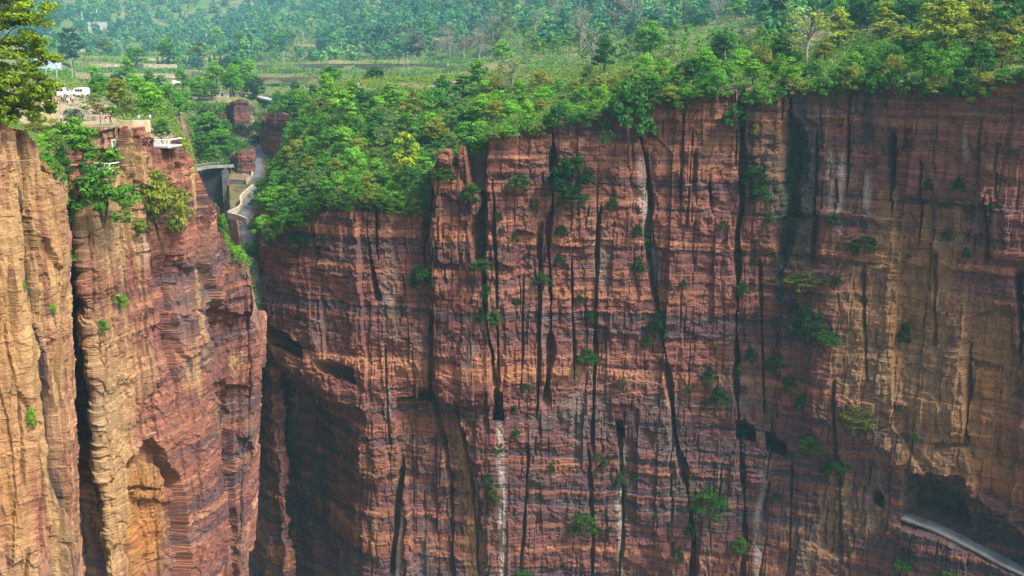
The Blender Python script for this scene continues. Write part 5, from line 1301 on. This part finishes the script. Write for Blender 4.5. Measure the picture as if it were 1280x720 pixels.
# field walls and rocks
M_FIELD = plain('field_stone', (0.29, 0.25, 0.17), 0.95, 0.4, 0.6)
def stone_wall(px0, px1, py, h, label, dmin=300):
    q = [foot(x, py + 0.4 * math.sin(x), dmin) for x in np.linspace(px0, px1, 9)]
    tag(ribbon('stone_wall', smooth_line(q, 3), 0.35, 0.8, M_STONE if dmin > 335 else M_FIELD, h), label, 'stone wall')
stone_wall(545, 574, 106, 1.0, 'low pale stone wall in the field beside a pinkish bank', 340)
stone_wall(392, 448, 107, 0.9, 'long low tan wall along the top of the thicket slope', 338)
for x0, x1, y, h, lab in [(95, 300, 96.5, 2.0, 'lowest long tan terrace wall crossing the fields above the parked minibuses'), (120, 560, 84.5, 2.2, 'longest terrace wall, running right across the fields below the cypress rows'),
                          (150, 340, 76, 2.0, 'terrace wall just behind the lone round tree'), (330, 520, 73, 2.2, 'terrace wall left of the bare trees, under the utility poles'), (100, 250, 65, 2.2, 'high terrace wall at the foot of the wood behind the round crowned trees'),
                          (350, 500, 65.5, 2.2, 'second terrace wall from the top left of the bare trees'), (365, 470, 58, 2.4, 'topmost terrace wall left of the bare trees'), (230, 420, 91, 1.8, 'terrace wall above the head of the ravine'), (250, 400, 101, 1.6, 'terrace wall nearest the head of the ravine')]:
    stone_wall(x0, x1, y, h, lab, 300)
def boulder(px, py, wpx, mat, label, sd, dmin=None):
    p = foot(px, py, dmin); k = p[1] / FPX; s = wpx * k / 2
    bm = bmesh.new(); bmesh.ops.create_icosphere(bm, subdivisions=3, radius=1)
    for v in bm.verts:
        c = np.array(v.co); n = 1 + 0.28 * float(fbm(c[0] * 1.3 + sd, c[1] * 1.3 + c[2] * 1.7, sd, 3)); v.co = Vector((c[0] * s * n, c[1] * s * 0.8 * n, c[2] * s * 0.6 * n))
    me = bpy.data.meshes.new('boulder'); bm.to_mesh(me); bm.free(); me.materials.append(mat)
    o = obj('boulder', me); o.location = p; tag(o, label, 'boulder')
M_RED = plain('orange_rock', (0.36, 0.19, 0.11), 0.95, 0.4, 0.8)
boulder(1224, 52, 11, M_RED, 'orange boulder among the trees near the right end of the cliff top', 3)
boulder(1246, 42, 9, M_STONE, 'pale boulder higher up among the trees at the right end', 4)
boulder(1262, 50, 10, M_RED, 'reddish boulder beside the corner pine', 5)
boulder(1152, 44, 10, M_RED, 'brown boulder under the largest yellow green tree', 6)
# slack cable across the tan buttress
a, b = P(-40, 187, 107.0), P(52, 198, 115.0); cab = [(a + (b - a) * t + np.array([0, -0.8, -0.5 * math.sin(math.pi * t)]), 0.022) for t in np.linspace(0, 1, 14)]
v, f_ = tubes([cab], 6); tag(obj('cable', mesh_np('cable', v, f_, [M_STEEL])), 'thin slack cable strung across the top of the tan buttress', 'cable')

# ---- people
M_SKIN = plain('skin', (0.42, 0.27, 0.19), 0.6, 0.08, 5); M_HAIR = plain('black_hair', (0.015, 0.013, 0.012), 0.7, 0.2, 20)
CLOTH = dict(white=(0.75, 0.75, 0.73), black=(0.025, 0.025, 0.03), blue=(0.03, 0.05, 0.30), pink=(0.65, 0.22, 0.28), maroon=(0.20, 0.03, 0.04), teal=(0.08, 0.32, 0.34), orange=(0.62, 0.17, 0.04),
             navy=(0.03, 0.04, 0.10), grey=(0.25, 0.25, 0.26), beige=(0.50, 0.42, 0.30), green=(0.07, 0.22, 0.09), lightblue=(0.32, 0.48, 0.62), red=(0.5, 0.04, 0.04), yellow=(0.65, 0.50, 0.10))
CM = {}
def cloth(c):
    if c not in CM: CM[c] = plain(c + '_cloth', CLOTH[c], 0.9, 0.12, 8)
    return CM[c]
def body_mesh(pose):
    J = dict(pel=(0, 0, .94, .13), sp=(0, 0, 1.12, .12), ch=(0, .0, 1.32, .14), nk=(0, .01, 1.50, .055), hb=(0, .03, 1.58, .078), ht=(0, .03, 1.68, .078), nose=(0, .115, 1.615, .012))
    for s, k in ((-1, 'l'), (1, 'r')):
        J.update({'sh' + k: (s * .17, 0, 1.42, .06), 'el' + k: (s * .24, -.02, 1.15, .042), 'wr' + k: (s * .25, .08, .93, .03), 'ha' + k: (s * .25, .11, .85, .034), 'th' + k: (s * .215, .13, .89, .014),
                  'hp' + k: (s * .09, 0, .88, .088), 'kn' + k: (s * .10, .02, .50, .06), 'an' + k: (s * .10, -.01, .09, .04), 'to' + k: (s * .11, .13, .045, .036)})
    if pose == 'walk':
        for k, y in (('l', .22), ('r', -.18)): J['kn' + k] = (J['kn' + k][0], y * .7 + .04, .51, .06); J['an' + k] = (J['an' + k][0], y - .03, .10 if y > 0 else .14, .04); J['to' + k] = (J['to' + k][0], y + .11, .05, .036)
        for k, y in (('l', -.16), ('r', .2)): J['wr' + k] = (J['wr' + k][0], y, .95, .03); J['ha' + k] = (J['ha' + k][0], y + .04, .87, .034); J['th' + k] = (J['th' + k][0] * .9, y + .06, .9, .014); J['el' + k] = (J['el' + k][0], y * .35 - .02, 1.16, .042)
    if pose == 'photo':
        J['ell'] = (-.26, .12, 1.24, .042); J['wrl'] = (-.12, .26, 1.45, .03); J['hal'] = (-.08, .28, 1.52, .034); J['thl'] = (-.04, .26, 1.53, .014); J['elr'] = (.26, .12, 1.24, .042); J['wrr'] = (.12, .26, 1.45, .03); J['har'] = (.08, .28, 1.52, .034); J['thr'] = (.04, .26, 1.53, .014)
    if pose == 'sit':
        for k in J:
            if k[:2] in ('pe', 'sp', 'ch', 'nk', 'hb', 'ht', 'no', 'sh', 'el', 'wr', 'ha', 'th', 'hp'): x, y, z, r = J[k]; J[k] = (x, y, z - .45, r)
        for s, k in ((-1, 'l'), (1, 'r')): J['kn' + k] = (s * .12, .42, .50, .06); J['an' + k] = (s * .12, .44, .09, .04); J['to' + k] = (s * .12, .58, .045, .036); J['wr' + k] = (s * .15, .28, .58, .03); J['ha' + k] = (s * .12, .36, .57, .034); J['th' + k] = (s * .09, .34, .60, .014)
    E = [('pel', 'sp'), ('sp', 'ch'), ('ch', 'nk'), ('nk', 'hb'), ('hb', 'ht'), ('hb', 'nose')]
    for k in 'lr': E += [('ch', 'sh' + k), ('sh' + k, 'el' + k), ('el' + k, 'wr' + k), ('wr' + k, 'ha' + k), ('wr' + k, 'th' + k), ('pel', 'hp' + k), ('hp' + k, 'kn' + k), ('kn' + k, 'an' + k), ('an' + k, 'to' + k)]
    names = list(J); me = bpy.data.meshes.new('skeleton'); me.from_pydata([J[n][:3] for n in names], [(names.index(a), names.index(b)) for a, b in E], [])
    o = obj('skeleton', me); o.modifiers.new('s', 'SKIN'); sv = me.skin_vertices[0].data
    for i, n in enumerate(names): sv[i].radius = (J[n][3], J[n][3] * (0.8 if n in ('pel', 'sp', 'ch') else 1)); sv[i].use_root = n == 'pel'
    sb = o.modifiers.new('u', 'SUBSURF'); sb.levels = sb.render_levels = 1
    dg = bpy.context.evaluated_depsgraph_get(); dg.update(); out = bpy.data.meshes.new_from_object(o.evaluated_get(dg)); bpy.data.objects.remove(o)
    seg = []
    for a, b in E:
        t = {'hb': 0, 'ht': 0, 'nk': 0, 'no': 0, 'sh': 1, 'ch': 1, 'sp': 1, 'el': 1, 'wr': 0, 'ha': 0, 'th': 0, 'hp': 2, 'kn': 2, 'an': 2, 'to': 3}[b[:2]]
        seg.append((np.array(J[a][:3]), np.array(J[b][:3]), t))
    for p in out.polygons:
        c = np.array(p.center); best = 9
        for a, b, t in seg:
            u = np.clip(np.dot(c - a, b - a) / np.dot(b - a, b - a), 0, 1); d = np.linalg.norm(c - a - u * (b - a))
            if d < best: best, p.material_index = d, t
        p.use_smooth = True
    hair = MB(); bmesh.ops.create_icosphere(hair.bm, subdivisions=2, radius=1); hx, hy, hz_, _ = J['ht']
    for v in hair.bm.verts: v.co = Vector((v.co.x * .102, hy - .02 + v.co.y * .108, hz_ + .012 + max(v.co.z, -.55) * .10))
    hm = bpy.data.meshes.new('hair'); hair.bm.to_mesh(hm); hair.bm.free(); hm.materials.append(M_HAIR)
    return out, hm
BODIES = {p: body_mesh(p) for p in ('stand', 'walk', 'photo', 'sit')}
def person(loc, pose, top, legs, rz, label, group=None, h=1.0):
    b, hm = BODIES[pose]; me = b.copy(); ix = [q.material_index for q in b.polygons]
    for m in (M_SKIN, cloth(top), cloth(legs), cloth('black')): me.materials.append(m)
    me.polygons.foreach_set('material_index', ix)
    r = empty('person', loc, rz, h); tag(r, label, 'person', group)
    bo = obj('body', me, r); obj('hair', hm, bo)
for px, py, pose, top, legs, rz, lab in [
    (77, 154.8, 'stand', 'white', 'black', 2.6, 'person in white top standing alone on the terrace left of the blossoming bush'),
    (126, 156.6, 'stand', 'blue', 'navy', 2.0, 'person in deep blue clothes, leftmost of the group at the terrace edge'),
    (130.5, 156.2, 'stand', 'pink', 'beige', 1.2, 'person in pink top in the group at the terrace edge'),
    (133.5, 156.2, 'photo', 'maroon', 'beige', 4.0, 'person in maroon top and beige trousers in the group at the terrace edge'),
    (138.5, 156.8, 'walk', 'black', 'black', 5.2, 'person in black striding right at the end of the group on the terrace'),
    (155, 154.8, 'photo', 'black', 'navy', 4.6, 'person in black standing apart on the low parapet of the terrace'),
    (174, 154.6, 'stand', 'lightblue', 'teal', 3.3, 'person in pale blue standing near the far corner of the terrace'),
    (188, 153.8, 'stand', 'white', 'lightblue', 3.0, 'person in white at the outermost corner of the terrace')]:
    person(foot(px, py, 172), pose, top, legs, rz, lab)
q = P(198.5, 182.5, 179.4); person(q, 'sit', 'white', 'black', 3.6, 'person in white with black trousers seated at the left of the railed platform')
q = P(205.5, 182.5, 179.2); person(q, 'sit', 'white', 'navy', 2.9, 'person in white with navy trousers seated at the right of the railed platform')
q = P(202, 181.8, 180.4); person(q, 'stand', 'black', 'black', 3.1, 'person in black standing between the two seated on the railed platform', None, 0.95)
pr = random.Random(3); tops = ['teal', 'navy', 'orange', 'white', 'black', 'grey', 'lightblue', 'red', 'pink', 'green', 'maroon', 'beige', 'yellow', 'blue', 'white', 'lightblue', 'black', 'white', 'teal', 'white']
legs = ['navy', 'black', 'black', 'grey', 'black', 'navy', 'black', 'navy', 'white', 'black', 'grey', 'navy', 'grey', 'beige', 'navy', 'beige', 'navy', 'black', 'grey', 'beige']
for k, (t, l) in enumerate(zip(tops, legs)):
    px = 60 + 36 * ((k * 0.618) % 1.0) + pr.uniform(-1, 1); py = 128.5 + pr.uniform(-3.2, 4.5) + (0 if k % 4 else 3)
    person(foot(px, py, 200), pr.choice(['stand', 'walk', 'stand']), t, l, pr.uniform(0, 6.28), 'person in %s top and %s trousers in the crowd before the minibuses' % (t.replace('lightblue', 'light blue'), l), 'crowd before the minibuses')
for px, py, t, l in [(103, 125.5, 'green', 'navy'), (110, 125.5, 'black', 'grey')]:
    person(foot(px, py, 200), 'stand', t, l, 1.0, 'person in %s top standing by the minibus right of the crowd' % t)
# ------------------------------------------------------------------ haze in the valley air
hz = NT('haze'); pv = hz.n('ShaderNodeVolumePrincipled')
pv.inputs['Color'].default_value = (0.42, 0.84, 1.0, 1); pv.inputs['Density'].default_value = 0.00015; pv.inputs['Anisotropy'].default_value = 0.2
hz.l(pv.outputs[0], hz.out.inputs['Volume'])
x0, x1, y0, y1, z0, z1 = -1900, 2300, -140, 3400, -245, 760
v = [(x, y, z) for z in (z0, z1) for y in (y0, y1) for x in (x0, x1)]
tag(obj('haze', mesh_np('haze', v, [(0, 2, 3, 1), (4, 5, 7, 6), (0, 1, 5, 4), (2, 6, 7, 3), (0, 4, 6, 2), (1, 3, 7, 5)], [hz.m])), kind='stuff')
# ------------------------------------------------------------------ camera, sky and sun
cam = bpy.data.cameras.new('camera'); cam.sensor_width = 36.0; cam.lens = 36.0 * FPX / 1280.0
cam.clip_start = 0.5; cam.clip_end = 20000
co = link(bpy.data.objects.new('camera', cam)); co.location = (0, 0, 0); co.rotation_euler = (R(90) - PITCH, 0, 0)
scene.camera = co
SUN_EL, SUN_AZ = R(50), R(127)          # azimuth clockwise from +Y: over the right shoulder
W = bpy.data.worlds.new('World'); scene.world = W; W.use_nodes = True
nt = W.node_tree; bg = nt.nodes['Background']
sky = nt.nodes.new('ShaderNodeTexSky'); sky.sky_type = 'NISHITA'; sky.sun_disc = False
sky.sun_elevation = SUN_EL; sky.sun_rotation = SUN_AZ; sky.dust_density = 4.0; sky.air_density = 1.0
nt.links.new(sky.outputs[0], bg.inputs[0]); bg.inputs[1].default_value = 0.12
sl = bpy.data.lights.new('sun', 'SUN'); sl.energy = 3.7; sl.angle = R(12); sl.color = (1, 0.955, 0.88)
so = link(bpy.data.objects.new('sun', sl))
dv = (math.sin(SUN_AZ) * math.cos(SUN_EL), math.cos(SUN_AZ) * math.cos(SUN_EL), math.sin(SUN_EL))
from mathutils import Vector
so.rotation_euler = Vector(dv).to_track_quat('Z', 'Y').to_euler()
vs = scene.view_settings; vs.view_transform = 'Standard'; vs.look = 'None'; vs.exposure = 1.16; vs.gamma = 1.0; vs.use_curve_mapping = False
scene.cycles.max_bounces = 6; scene.cycles.diffuse_bounces = 3; scene.cycles.transparent_max_bounces = 8
scene.cycles.volume_bounces = 1; scene.cycles.use_denoising = True
